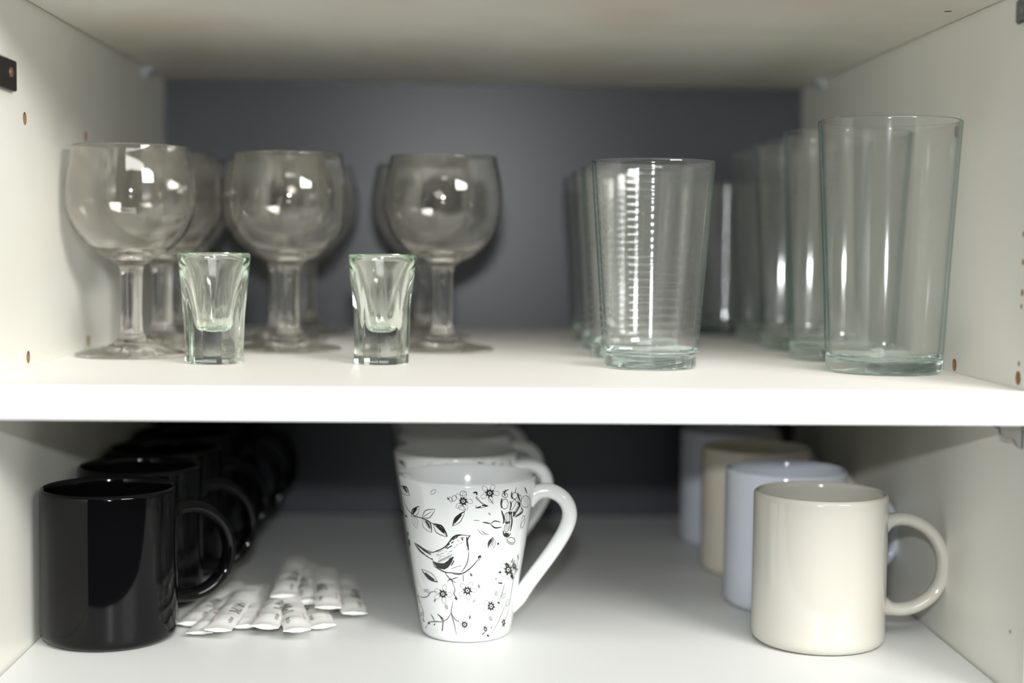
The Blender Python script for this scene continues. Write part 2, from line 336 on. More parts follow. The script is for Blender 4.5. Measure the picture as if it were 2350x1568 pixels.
# grey hinge plate in the top right front corner
hp = thing('hinge_plate', 'dull grey hinge plate in the top right front corner of the cabinet', 'hinge', (W, 24, 205.5))
bm = bmesh.new(); box(bm, -2.0, 0, -24, 12, -5.5, 8); bevel(bm, 1.4, 3)
link_mesh('plate', bm, METAL, hp)
bm = bmesh.new(); bmesh.ops.create_cone(bm, cap_ends=True, segments=20, radius1=2.6, radius2=2.8, depth=1.2, matrix=Matrix.Translation((-2.4, 4, 1)) @ Matrix.Rotation(math.pi / 2, 4, 'Y'))
link_mesh('screw', bm, METAL, hp, angle=30)
INK = [(0.55,[(-58,61.1),(-53.2,60.5),(-49.1,59.9),(-45.1,59.2),(-41.2,58.3),(-37.7,57.5),(-34.4,57.1),(-31.7,57.3),(-29.3,58),(-26.9,58.7),(-24,59.5),(-21.2,60.5),(-18.8,61.5),(-16.8,62.7),(-15.2,64),(-13.7,65.2),(-12.4,66.4),(-11.3,67.5),(-10,68.4),(-8.6,69),(-7.1,69.5),(-5.5,69.8),(-3.9,69.9),(-2.3,69.8),(-0.6,69.7),(1.4,69.6),(3.4,69.5),(5.4,69.5)]),
(0.9,[(-14.3,64.5),(-13.2,65.5),(-12.2,66.5),(-11.1,67.4),(-9.8,68.2),(-8.4,68.8),(-7,69.3),(-5.7,69.5),(-4.3,69.6),(-3,69.7)]),
(0.8,[(1.9,68.6),(2.2,67.2),(2.4,65.8),(2.7,64.4),(3.1,63),(3.5,61.6),(4,60.2)]),
(0.4,[(4,60.2),(4,58.7),(4,57.4),(3.9,56),(3.5,54.5),(3,53.1),(2.4,51.7),(1.5,50.5),(0.5,49.3),(-0.6,48.2),(-1.7,47.2),(-2.9,46.3),(-4.1,45.3)]),
(0.5,[(5.4,69.5),(4.7,69.1),(4.1,68.7),(3.6,68.3),(3.2,67.6),(3,66.9),(2.8,66.2)]),
(0.9,[(-57.7,60.5),(-54.6,59.1),(-51.7,57.8),(-49,56.7),(-46,55.8),(-43.1,55.1),(-40.3,54.3)]),
(0.6,[(-40.3,54.3),(-32.6,52.7)]),
(0.5,[(-55.6,60.7),(-51.6,59.9),(-48.2,59.1),(-44.7,58.3),(-41.3,57.6),(-38,56.9),(-35,56.2)]),
(0.5,[(-55,60.5),(-51.1,59.7),(-47.5,58.9),(-44.2,58.1),(-40.8,57.4),(-37.7,56.7),(-34.6,56)]),
(0.5,[(-54.5,60.2),(-50.4,59.4),(-46.9,58.6),(-43.5,57.8),(-40.3,57),(-37.2,56.4),(-34.3,55.8)]),
(0.5,[(-53.8,59.9),(-49.7,59.1),(-46.1,58.3),(-42.9,57.4),(-39.7,56.7),(-36.7,56.1),(-34,55.5)]),
(0,[(-33.3,52.1),(-31.5,51.6),(-28.4,51.1),(-24.8,51),(-20.6,51.2),(-17.2,52.4),(-14.3,53.9),(-12.1,55.1)],[(-33,51.8),(-31.4,49.9),(-28.2,48),(-24.3,47.3),(-19.8,47.3),(-16.2,48.7),(-13.2,51.2),(-11,54)]),
(1,[(-19.5,51.2),(-17.8,51.8),(-16.2,52.3),(-14.9,52.9),(-13.8,53.5),(-12.9,54.1),(-12.1,54.7)]),
(0.8,[(-14.9,53.6),(-10.4,55.5)]),
(0.5,[(-12.8,50.1),(-10,53.4)]),
(0.5,[(-32.6,52.5),(-32.5,51.3),(-32.4,50.1),(-31.8,49.1),(-30.6,48.3),(-28.9,47.8),(-27,47.3),(-24.7,46.7),(-22.3,46.1),(-19.9,45.7),(-17.6,45.5),(-15.4,45.5),(-13,45.5),(-10.1,45.5),(-7.1,45.4),(-4.1,45.3)]),
(0.45,[(-18.2,60.8),(-15.8,62.2)]),
(0.45,[(-16,62.7),(-13.6,64)]),
(0.45,[(-13.9,61.7),(-11.6,63)]),
(0.45,[(-12.2,64.2),(-9.9,65.5)]),
(0.45,[(-16.6,60.5),(-14.2,61.9)]),
(0.45,[(-10.6,66.4),(-8.4,67.7)]),
(0.45,[(-8.1,67.5),(-5.8,68.8)]),
(0.22,[(-25.8,57.9),(-22.3,59.1)]),
(0.22,[(-23.6,56.7),(-20.1,57.8)]),
(0.22,[(-27.3,55.4),(-23.6,56.6)]),
(0.22,[(-12.9,48),(-9.5,49.1)]),
(0.22,[(-9.6,48.8),(-6.2,49.9)]),
(0.22,[(-6.2,49.6),(-3,50.6)]),
(0.22,[(-14.6,58.5),(-11.4,59.6)]),
(1.1,[(-2.4,66.9),(-1.4,67.2)]),
(0.3,[(-4,67.6),(-3.3,67.8),(-2.7,68.1),(-2,68.2),(-1.4,68.1),(-0.7,67.8),(-0,67.6)]),
(0.5,[(15.6,56.5),(13.9,55),(12.2,53.4),(10.5,52),(8.6,50.6),(6.7,49.3),(4.7,48.2),(2.5,47.1),(0.4,46.1),(-1.9,45.4),(-4.4,44.9),(-6.9,44.8),(-9.1,44.8),(-10.7,45),(-11.8,45.4),(-13,45.9)]),
(0.9,[(13,55.4),(15.6,56.5)]),
(0.3,[(13.7,53.3),(16,56)]),
(0.4,[(-19.9,45.6),(-18.5,44.3),(-17.1,43),(-15.5,41.9),(-13.4,40.9),(-11,40.1),(-8.7,39.2)]),
(0.4,[(-15,40.8),(-13.4,41.2),(-11.8,41.7),(-10.3,42),(-8.9,42.3),(-7.6,42.6),(-6.3,42.8)]),
(0.45,[(-18,39.6),(-16.5,40.5),(-15,41.3),(-13.8,41.6),(-12.9,40.8),(-12.3,39.4),(-11.6,38.1)]),
(0.4,[(-11.6,38.4),(-10.9,37.1),(-10.3,35.8),(-10,34.6),(-10.3,33.6),(-11,32.8),(-11.2,32),(-10.4,31.2),(-9.2,30.4),(-8.3,29.6),(-8.3,29),(-8.6,28.4),(-9,27.8)]),
(0.8,[(-10.1,29.9),(-8,28.5)]),
(0.4,[(-12.4,27.4),(-13.4,24.9),(-14.5,22.4),(-14.9,20.1),(-14.5,17.9),(-13.4,16),(-12.3,13.7),(-11.3,11),(-10.4,8.1),(-9.4,5.1)]),
(0.35,[(-14.9,20.1),(-16.6,18.5),(-18.2,16.9),(-20,15.6),(-22.3,14.7),(-24.7,14),(-27.3,13.4)]),
(0.35,[(-14.4,19.1),(-13.2,17.8),(-12,16.6),(-10.6,15.6),(-9,15),(-7.2,14.7),(-5.5,14.5)]),
(0.3,[(-1.3,44.7),(-0.9,40.4)]),
(0,[(3.5,90.2),(0.9,89.9),(1.2,88.3),(-0.6,89.1),(-1.8,88),(-2.4,89.4),(-4.3,89.3),(-3.5,90.6),(-4.6,91.4),(-3.1,92),(-3.4,93.6),(-1.6,92.8),(-0.3,93.8),(0.2,92.5),(2.2,92.6),(1.3,91.3),(3.5,90.2)],[(0.3,90.7),(0.1,90.4),(-0.3,90.1),(-0.8,89.9),(-1.3,89.9),(-1.8,90.1),(-2.2,90.3),(-2.4,90.7),(-2.4,91.1),(-2.2,91.5),(-1.8,91.8),(-1.4,92),(-0.8,92),(-0.3,91.8),(0.1,91.5),(0.3,91.1),(0.3,90.7)]),
(0,[(-0.4,90.9),(-0.6,90.6),(-1.1,90.4),(-1.6,90.6),(-1.8,90.9),(-1.6,91.3),(-1.1,91.5),(-0.6,91.3),(-0.4,90.9)],[(-1.1,90.9),(-1.1,90.9),(-1.1,90.9),(-1.1,90.9),(-1.1,90.9),(-1.1,90.9),(-1.1,90.9),(-1.1,90.9),(-1.1,90.9)]),
(0.14,[(6.7,90.7),(6.5,90.1),(5.7,89.7),(4.7,89.4),(3.5,89.5),(2.5,89.8),(1.8,90.3),(1.6,90.8),(1.8,91.4),(2.6,91.9),(3.6,92.1),(4.8,92),(5.8,91.7),(6.5,91.2),(6.7,90.7)]),
(0.14,[(1.9,85.4),(1.1,85.3),(0.2,85.7),(-0.5,86.3),(-0.9,87.2),(-1,88),(-0.7,88.7),(-0.1,89.1),(0.7,89.1),(1.6,88.8),(2.3,88.1),(2.7,87.3),(2.8,86.5),(2.5,85.8),(1.9,85.4)]),
(0.14,[(-6.8,86.7),(-7.1,87.3),(-7,88),(-6.5,88.7),(-5.6,89.4),(-4.6,89.8),(-3.7,89.8),(-3,89.5),(-2.6,89),(-2.7,88.3),(-3.2,87.5),(-4.1,86.9),(-5.1,86.5),(-6,86.5),(-6.8,86.7)]),
(0.14,[(-6.5,95.2),(-5.7,95.4),(-4.8,95.4),(-3.9,95),(-3.1,94.4),(-2.6,93.6),(-2.5,92.9),(-2.9,92.4),(-3.6,92.1),(-4.6,92.2),(-5.5,92.5),(-6.3,93.2),(-6.8,93.9),(-6.8,94.6),(-6.5,95.2)]),
(0.14,[(0.5,96.8),(1.2,96.4),(1.6,95.8),(1.7,95),(1.5,94.1),(1,93.4),(0.2,93),(-0.5,92.9),(-1.2,93.2),(-1.7,93.8),(-1.8,94.7),(-1.6,95.5),(-1,96.2),(-0.3,96.7),(0.5,96.8)]),
(0,[(-17.6,31),(-21,30.5),(-20.7,28.8),(-23.2,29.6),(-25.2,28.2),(-25.8,29.7),(-28.6,29.5),(-27.2,30.8),(-28.9,31.6),(-26.5,32.3),(-27,34.2),(-24.2,33.3),(-22.4,34.2),(-21.6,33.1),(-18.8,33.4),(-20.3,32),(-17.6,31)],[(-21.8,31.3),(-22.1,30.9),(-22.7,30.6),(-23.5,30.4),(-24.3,30.3),(-25,30.4),(-25.4,30.7),(-25.7,31.1),(-25.6,31.5),(-25.3,31.9),(-24.7,32.3),(-24,32.5),(-23.2,32.5),(-22.6,32.4),(-22,32.1),(-21.8,31.7),(-21.8,31.3)]),
(0,[(-22.7,31.5),(-23,31.1),(-23.8,30.9),(-24.5,31),(-24.7,31.4),(-24.4,31.8),(-23.7,32),(-23,31.8),(-22.7,31.5)],[(-23.7,31.4),(-23.7,31.4),(-23.7,31.4),(-23.7,31.4),(-23.7,31.4),(-23.7,31.4),(-23.7,31.4),(-23.7,31.4),(-23.7,31.4)]),
(0.14,[(-13.1,31.1),(-13.6,30.5),(-14.7,30),(-16.2,29.8),(-17.8,29.9),(-19.1,30.2),(-19.9,30.7),(-20,31.3),(-19.5,31.9),(-18.4,32.4),(-16.9,32.6),(-15.4,32.5),(-14.1,32.2),(-13.3,31.7),(-13.1,31.1)]),
(0.14,[(-22.2,25.5),(-23.4,25.5),(-24.4,25.9),(-25.1,26.6),(-25.3,27.5),(-25,28.4),(-24.2,29.1),(-23.2,29.4),(-22.1,29.4),(-21.1,29),(-20.4,28.3),(-20.2,27.4),(-20.4,26.5),(-21.1,25.8),(-22.2,25.5)]),
(0.14,[(-34.9,27.9),(-34.9,28.5),(-34.2,29.3),(-32.8,30),(-31.1,30.5),(-29.5,30.7),(-28.1,30.7),(-27.2,30.3),(-27.2,29.6),(-27.9,28.9),(-29.1,28.2),(-30.8,27.7),(-32.5,27.5),(-34,27.5),(-34.9,27.9)]),
(0.14,[(-33.9,33.4),(-32.9,33.9),(-31.5,34.2),(-29.9,34.2),(-28.4,33.9),(-27.3,33.4),(-26.8,32.8),(-27.1,32.1),(-27.9,31.6),(-29.3,31.3),(-31,31.3),(-32.6,31.6),(-33.7,32.1),(-34.2,32.8),(-33.9,33.4)]),
(0.14,[(-20.2,37.5),(-19.4,37.2),(-18.9,36.6),(-18.9,35.7),(-19.4,34.8),(-20.3,34),(-21.4,33.6),(-22.5,33.5),(-23.4,33.8),(-23.9,34.4),(-23.9,35.3),(-23.4,36.2),(-22.5,36.9),(-21.4,37.4),(-20.2,37.5)]),
(0,[(8.8,33.7),(5.9,33.4),(6.5,31.5),(3.9,32.6),(2.3,31.3),(1.5,32.9),(-1.7,32.5),(0.2,34.1),(-2.3,35.2),(0.6,35.5),(0.5,37),(2.6,36.3),(4.1,37.3),(4.9,36),(7.1,36),(6.3,34.8),(8.8,33.7)],[(5,34.2),(4.7,33.9),(4.3,33.6),(3.6,33.4),(2.9,33.4),(2.3,33.6),(1.8,33.9),(1.5,34.3),(1.5,34.7),(1.8,35.1),(2.2,35.4),(2.9,35.5),(3.6,35.5),(4.2,35.4),(4.7,35.1),(5,34.7),(5,34.2)]),
(0,[(4.2,34.5),(3.9,34.1),(3.3,33.9),(2.6,34.1),(2.3,34.5),(2.6,34.9),(3.2,35),(3.9,34.9),(4.2,34.5)],[(3.2,34.5),(3.2,34.5),(3.2,34.5),(3.2,34.5),(3.2,34.5),(3.2,34.5),(3.2,34.5),(3.2,34.5),(3.2,34.5)]),
(0.14,[(13.4,34.4),(13.1,33.8),(12.3,33.3),(10.9,33.1),(9.4,33.1),(8,33.4),(7,33.9),(6.6,34.5),(6.9,35.1),(7.8,35.5),(9.1,35.8),(10.6,35.8),(12,35.5),(13,35),(13.4,34.4)]),
(0.14,[(4.9,28.4),(3.8,28.5),(2.9,29),(2.2,29.8),(2,30.7),(2.2,31.5),(2.8,32.2),(3.8,32.4),(4.8,32.3),(5.7,31.8),(6.4,31),(6.7,30.1),(6.4,29.3),(5.8,28.6),(4.9,28.4)]),
(0.14,[(-5.6,31.5),(-5.7,32.1),(-5.3,32.8),(-4.3,33.4),(-3,33.9),(-1.7,34),(-0.5,33.9),(0.3,33.5),(0.5,32.9),(0.1,32.2),(-0.9,31.6),(-2.2,31.1),(-3.6,30.9),(-4.8,31),(-5.6,31.5)]),
(0.14,[(-4,38.7),(-3.1,39),(-1.9,39),(-0.7,38.6),(0.4,38),(1.1,37.2),(1.2,36.5),(0.8,35.9),(-0.1,35.6),(-1.3,35.7),(-2.6,36),(-3.6,36.6),(-4.3,37.4),(-4.4,38.1),(-4,38.7)]),
(0.14,[(7.8,39.8),(8.6,39.3),(8.8,38.6),(8.6,37.7),(8,36.9),(7,36.4),(5.8,36.2),(4.8,36.3),(4.1,36.7),(3.8,37.5),(4.1,38.3),(4.8,39.1),(5.7,39.7),(6.8,39.9),(7.8,39.8)]),
(0,[(4.4,12),(2.7,11.6),(2.8,10.5),(1,11),(-0.5,9.9),(-1.1,11.2),(-3,11.2),(-2.3,12.2),(-3.8,12.9),(-1.9,13.3),(-2.3,14.7),(-0.1,14),(1.2,14.8),(1.9,13.7),(4.2,13.9),(3.1,12.7),(4.4,12)],[(1.9,12.3),(1.7,12),(1.3,11.8),(0.7,11.6),(0.1,11.6),(-0.4,11.8),(-0.9,12),(-1.1,12.3),(-1.1,12.6),(-0.9,13),(-0.5,13.2),(0.1,13.3),(0.7,13.3),(1.3,13.2),(1.7,12.9),(1.9,12.6),(1.9,12.3)]),
(0,[(1.2,12.5),(1,12.2),(0.4,12),(-0.2,12.2),(-0.4,12.5),(-0.2,12.8),(0.4,12.9),(1,12.8),(1.2,12.5)],[(0.4,12.5),(0.4,12.5),(0.4,12.5),(0.4,12.5),(0.4,12.5),(0.4,12.5),(0.4,12.5),(0.4,12.5),(0.4,12.5)]),
(0.14,[(9.2,11.9),(8.9,11.4),(8,11.1),(6.8,11),(5.5,11.1),(4.3,11.4),(3.6,11.8),(3.4,12.3),(3.7,12.7),(4.6,13.1),(5.8,13.2),(7.1,13.1),(8.2,12.8),(9,12.3),(9.2,11.9)]),
(0.14,[(2.4,7.7),(1.5,7.8),(0.6,8.1),(-0,8.7),(-0.3,9.4),(-0.2,10.1),(0.3,10.6),(1.1,10.9),(2,10.8),(2.8,10.4),(3.5,9.9),(3.8,9.2),(3.7,8.5),(3.2,8),(2.4,7.7)]),
(0.14,[(-7.1,9.8),(-7.3,10.3),(-7,10.9),(-6.2,11.4),(-5.1,11.8),(-3.9,12),(-2.8,11.9),(-2.1,11.6),(-1.9,11.1),(-2.2,10.6),(-3,10.1),(-4.1,9.7),(-5.3,9.5),(-6.4,9.6),(-7.1,9.8)]),
(0.14,[(-6.9,15.1),(-6.2,15.4),(-5.2,15.5),(-4,15.3),(-3,14.9),(-2.2,14.4),(-1.9,13.8),(-2.1,13.4),(-2.8,13),(-3.8,13),(-5,13.1),(-6.1,13.5),(-6.9,14),(-7.2,14.6),(-6.9,15.1)]),
(0.14,[(1.4,17.3),(2.2,17.1),(2.8,16.6),(3,15.9),(2.9,15.2),(2.4,14.6),(1.6,14.2),(0.8,14.1),(-0.1,14.3),(-0.6,14.8),(-0.9,15.5),(-0.7,16.2),(-0.2,16.8),(0.6,17.2),(1.4,17.3)]),
(0,[(24.8,94.9),(22.7,94.6),(23.3,92.8),(21.1,93.9),(19.9,92.7),(19.2,94.2),(17.1,94.2),(18,95.5),(15.8,96.6),(18.2,96.8),(17.8,98.4),(19.7,97.6),(20.9,98.4),(21.7,97.2),(24.2,97.4),(22.9,96),(24.8,94.9)],[(21.9,95.4),(21.7,95.1),(21.3,94.8),(20.8,94.7),(20.3,94.7),(19.7,94.9),(19.3,95.2),(19,95.6),(19,96),(19.2,96.4),(19.6,96.6),(20.1,96.8),(20.6,96.7),(21.1,96.6),(21.6,96.2),(21.9,95.9),(21.9,95.4)]),
(0,[(21.2,95.7),(21,95.3),(20.5,95.2),(19.9,95.4),(19.7,95.7),(19.9,96.1),(20.4,96.3),(20.9,96.1),(21.2,95.7)],[(20.4,95.7),(20.4,95.7),(20.4,95.7),(20.4,95.7),(20.4,95.7),(20.4,95.7),(20.4,95.7),(20.4,95.7),(20.4,95.7)]),
(0.14,[(29.1,95),(28.9,94.5),(28.1,94.1),(26.9,93.9),(25.6,94),(24.4,94.4),(23.6,94.9),(23.3,95.5),(23.5,96.1),(24.3,96.5),(25.4,96.6),(26.7,96.5),(27.9,96.2),(28.8,95.6),(29.1,95)]),
(0.14,[(22.2,89.7),(21.3,89.9),(20.4,90.4),(19.9,91.2),(19.6,92.1),(19.8,92.9),(20.2,93.5),(21,93.7),(21.9,93.5),(22.7,93),(23.3,92.2),(23.6,91.3),(23.4,90.5),(22.9,89.9),(22.2,89.7)]),
(0.14,[(13.5,93.1),(13.3,93.7),(13.6,94.3),(14.3,94.9),(15.4,95.3),(16.4,95.4),(17.4,95.3),(18.1,94.8),(18.3,94.2),(18,93.6),(17.3,93),(16.3,92.6),(15.2,92.4),(14.2,92.6),(13.5,93.1)]),
(0.14,[(14.2,100.1),(14.9,100.3),(15.9,100.2),(16.9,99.8),(17.8,99.2),(18.4,98.4),(18.6,97.7),(18.3,97.2),(17.6,96.9),(16.6,97),(15.6,97.4),(14.6,98),(14.1,98.8),(13.9,99.5),(14.2,100.1)]),
(0.14,[(23.7,100.9),(24.4,100.4),(24.7,99.7),(24.6,98.8),(24.1,98.1),(23.3,97.5),(22.4,97.3),(21.5,97.4),(20.9,97.9),(20.6,98.6),(20.7,99.4),(21.2,100.2),(21.9,100.8),(22.8,101),(23.7,100.9)]),
(0,[(37,22.2),(33.9,22),(34.2,20.6),(31.9,21.3),(30.5,20.1),(29.4,21.8),(26.2,21.5),(27.8,23.2),(26.2,24.3),(28,24.8),(26.9,27),(29.9,25.5),(31.3,27),(32.3,25),(35,25),(34,23.6),(37,22.2)],[(32.7,23),(32.6,22.6),(32.1,22.3),(31.5,22.2),(30.8,22.2),(30,22.5),(29.5,22.8),(29.1,23.3),(29.1,23.8),(29.2,24.2),(29.6,24.5),(30.3,24.6),(31,24.6),(31.7,24.3),(32.3,24),(32.6,23.5),(32.7,23)]),
(0,[(31.8,23.3),(31.6,22.9),(30.9,22.8),(30.3,23),(29.9,23.5),(30.1,23.9),(30.7,24),(31.5,23.8),(31.8,23.3)],[(30.9,23.4),(30.9,23.4),(30.9,23.4),(30.9,23.4),(30.9,23.4),(30.9,23.4),(30.9,23.4),(30.9,23.4),(30.9,23.4)]),
(0.14,[(42.4,21.5),(41.9,20.9),(40.7,20.6),(39,20.6),(37.4,20.8),(35.9,21.3),(34.8,22),(34.6,22.7),(35,23.3),(36,23.6),(37.6,23.7),(39.3,23.4),(40.9,22.9),(42,22.2),(42.4,21.5)]),
(0.14,[(37.4,17.5),(35.9,17.4),(34.4,17.7),(32.9,18.3),(32,19),(31.8,19.7),(32.2,20.4),(33.1,20.8),(34.5,20.8),(36.1,20.5),(37.5,19.9),(38.5,19.2),(38.8,18.5),(38.4,17.8),(37.4,17.5)]),
(0.14,[(22.2,21.3),(21.9,22),(22.2,22.7),(23,23.2),(24.3,23.4),(25.7,23.4),(27,23),(27.9,22.4),(28.3,21.7),(28,21.1),(27.2,20.6),(25.9,20.4),(24.4,20.4),(23.2,20.8),(22.2,21.3)]),
(0.14,[(21.8,27.1),(22.6,27.5),(23.9,27.6),(25.2,27.5),(26.5,27),(27.5,26.4),(27.9,25.7),(27.6,25),(26.8,24.6),(25.5,24.5),(24.1,24.6),(22.8,25.1),(21.9,25.7),(21.6,26.4),(21.8,27.1)]),
(0.14,[(33.5,28.9),(34.7,28.4),(35.6,27.7),(35.8,27),(35.4,26.3),(34.4,25.9),(33,25.8),(31.6,26),(30.4,26.5),(29.7,27.1),(29.5,27.9),(29.9,28.5),(30.8,29),(32,29.1),(33.5,28.9)]),
(0,[(29.2,8.3),(27.5,8.2),(28.1,7.1),(26.4,7.8),(25.6,7.3),(25,8.1),(23.8,8.2),(24.2,8.8),(23,9.4),(24.3,9.6),(23.7,10.8),(25.4,10),(26.2,10.6),(26.8,9.8),(28,9.7),(27.7,9),(29.2,8.3)],[(27,8.7),(26.9,8.5),(26.5,8.4),(26.2,8.3),(25.8,8.3),(25.4,8.4),(25.1,8.6),(24.9,8.9),(24.9,9.1),(25,9.3),(25.2,9.5),(25.6,9.5),(26,9.5),(26.4,9.4),(26.7,9.2),(26.9,9),(27,8.7)]),
(0,[(26.4,8.9),(26.3,8.7),(25.9,8.6),(25.5,8.7),(25.3,9),(25.5,9.2),(25.9,9.2),(26.2,9.1),(26.4,8.9)],[(25.9,8.9),(25.9,8.9),(25.9,8.9),(25.9,8.9),(25.9,8.9),(25.9,8.9),(25.9,8.9),(25.9,8.9),(25.9,8.9)]),
(0.14,[(31.8,9),(31.9,8.7),(31.4,8.4),(30.7,8.2),(29.8,8.2),(28.9,8.4),(28.2,8.7),(27.8,9),(27.9,9.4),(28.3,9.6),(29,9.8),(29.9,9.8),(30.8,9.6),(31.4,9.4),(31.8,9)]),
(0.14,[(27.9,5.6),(27.2,5.7),(26.4,5.9),(25.9,6.3),(25.6,6.7),(25.7,7.1),(26,7.4),(26.6,7.5),(27.4,7.5),(28.2,7.2),(28.7,6.8),(29.1,6.4),(29,6),(28.6,5.7),(27.9,5.6)]),
(0.14,[(22.2,6.8),(21.8,7.1),(21.7,7.5),(22,7.9),(22.5,8.1),(23.2,8.3),(24,8.2),(24.7,8),(25.1,7.7),(25.2,7.3),(25,6.9),(24.4,6.6),(23.6,6.5),(22.9,6.6),(22.2,6.8)]),
(0.14,[(20.8,11),(21.3,11.2),(22,11.3),(22.8,11.1),(23.6,10.9),(24.1,10.5),(24.3,10.1),(24.2,9.8),(23.6,9.6),(22.9,9.6),(22,9.7),(21.3,10),(20.9,10.3),(20.6,10.7),(20.8,11)]),
(0.14,[(28.3,11.6),(28.8,11.3),(29.2,11),(29.2,10.6),(28.8,10.2),(28.2,10),(27.4,10),(26.7,10.1),(26.1,10.4),(25.8,10.8),(25.8,11.2),(26.2,11.5),(26.8,11.7),(27.5,11.8),(28.3,11.6)]),
(0,[(58.2,9.7),(56.4,9.2),(56.6,7.6),(54,8.9),(51.9,8.5),(51.5,10.4),(48.9,12),(51.1,12.3),(51.1,13.8),(53.3,12.7),(55.4,12.8),(56,11.1),(58.2,9.7)],[(55.3,10.4),(55.3,9.9),(54.7,9.6),(53.9,9.7),(53,10),(52.5,10.6),(52,11.2),(52.2,11.7),(52.7,11.9),(53.4,11.9),(54.3,11.5),(55,11),(55.3,10.4)]),
(0,[(54.4,10.7),(54.5,10.3),(54,10.2),(53.4,10.4),(52.9,10.9),(53,11.3),(53.3,11.4),(54.1,11.1),(54.4,10.7)],[(53.7,10.8),(53.7,10.8),(53.7,10.8),(53.7,10.8),(53.7,10.8),(53.7,10.8),(53.7,10.8),(53.7,10.8),(53.7,10.8)]),
(0,[(57.6,43.6),(53.1,43.7),(54.2,41.9),(50.5,43.1),(48.6,41.5),(47.1,43.8),(43.6,43.9),(45,45.3),(42.4,46.6),(45,46.9),(44.1,48.7),(47.4,47.5),(49.1,49),(50.7,46.8),(55.3,46.8),(53.2,45.2),(57.6,43.6)],[(51.4,44.8),(51.1,44.4),(50.6,44.2),(49.8,44.1),(48.8,44.2),(47.8,44.5),(47.1,44.9),(46.6,45.3),(46.5,45.8),(46.7,46.2),(47.2,46.5),(47.9,46.6),(48.9,46.5),(49.9,46.2),(50.7,45.8),(51.2,45.3),(51.4,44.8)]),
(0,[(50.1,45.2),(50,44.8),(49.1,44.7),(48.2,45),(47.7,45.4),(47.8,45.9),(48.7,45.9),(49.6,45.7),(50.1,45.2)],[(48.9,45.3),(48.9,45.3),(48.9,45.3),(48.9,45.3),(48.9,45.3),(48.9,45.3),(48.9,45.3),(48.9,45.3),(48.9,45.3)]),
(0.14,[(67.5,42),(66.5,41.6),(64.1,41.4),(61.2,41.6),(58.3,42.1),(55.9,42.8),(54.5,43.6),(53.9,44.3),(54.5,44.8),(56.1,45.1),(58.5,45),(61.4,44.5),(64.3,43.7),(66.6,42.8),(67.5,42)]),
(0.14,[(54.8,38.6),(52.8,38.9),(50.7,39.5),(49.3,40.2),(48.5,41.1),(48.6,41.8),(49.4,42.3),(50.9,42.5),(52.9,42.3),(54.9,41.7),(56.6,40.9),(57.6,40),(57.5,39.2),(56.6,38.7),(54.8,38.6)]),
(0.14,[(40.6,42),(39.8,42.7),(39.6,43.4),(40.3,44.1),(41.4,44.5),(42.9,44.6),(44.6,44.3),(46,43.8),(47,43.1),(47.2,42.4),(46.6,41.8),(45.3,41.4),(43.6,41.3),(41.9,41.5),(40.6,42)]),
(0.14,[(37.8,49.9),(38.7,50.2),(40.2,50.3),(41.9,49.9),(43.4,49.3),(44.5,48.6),(45.1,47.8),(44.7,47.3),(43.6,46.9),(42.1,46.9),(40.5,47.2),(38.9,47.8),(37.9,48.5),(37.5,49.3),(37.8,49.9)]),
(0.14,[(52.7,50.5),(54.4,49.9),(55.5,49.1),(55.7,48.4),(55,47.7),(53.6,47.4),(51.7,47.3),(49.9,47.6),(48.5,48.2),(47.5,49),(47.3,49.8),(48,50.4),(49.2,50.8),(50.8,50.9),(52.7,50.5)]),
(0,[(-68,58.6),(-72.1,57.5),(-74.9,55.5),(-78.7,56.1),(-86.4,54.6),(-86.5,56.2),(-86.5,57.5),(-78.7,59),(-75,61.4),(-72.1,60.5),(-68.1,61.4),(-69.7,59.6),(-68,58.6)],[(-72.2,58.5),(-73.2,57.9),(-74.9,57.4),(-77,57.1),(-78.7,57.1),(-79.4,57.4),(-78.7,58),(-76.9,58.7),(-74.9,59.3),(-73.3,59.5),(-72.2,59.5),(-71.8,59.1),(-72.2,58.5)]),
(0,[(-73.3,58.5),(-74.2,58),(-75.6,57.7),(-76.7,57.7),(-76.8,58.1),(-75.8,58.6),(-74.4,58.9),(-73.4,58.9),(-73.3,58.5)],[(-74.9,58.3),(-74.9,58.3),(-74.9,58.3),(-74.9,58.3),(-74.9,58.3),(-74.9,58.3),(-74.9,58.3),(-74.9,58.3),(-74.9,58.3)]),
(0,[(64.5,45.3),(61.3,45.4),(62.7,43.9),(59.7,45),(58.6,43.9),(57.4,45.5),(55.3,45.7),(55.8,46.6),(53.9,47.5),(55.7,47.6),(54.9,48.9),(57.1,48.1),(58.2,48.6),(59.4,47.6),(61.9,47.4),(61.2,46.5),(64.5,45.3)],[(60.2,46.2),(59.9,45.9),(59.7,45.7),(59.1,45.7),(58.4,45.8),(57.8,45.9),(57.2,46.2),(56.9,46.6),(56.8,46.9),(56.9,47.2),(57.1,47.3),(57.7,47.4),(58.3,47.3),(58.9,47.1),(59.4,46.8),(59.9,46.5),(60.2,46.2)]),
(0,[(59.1,46.4),(59.1,46.2),(58.5,46.1),(58,46.3),(57.5,46.6),(57.6,46.9),(58.1,47),(58.8,46.8),(59.1,46.4)],[(58.4,46.5),(58.4,46.5),(58.4,46.5),(58.4,46.5),(58.4,46.5),(58.4,46.5),(58.4,46.5),(58.4,46.5),(58.4,46.5)]),
(0.14,[(70.6,44.3),(70,43.9),(68.4,43.8),(66.5,43.9),(64.6,44.3),(63.1,44.7),(62.1,45.2),(61.9,45.7),(62.3,46.1),(63.4,46.2),(65,46.1),(66.9,45.8),(68.7,45.3),(70.2,44.8),(70.6,44.3)]),
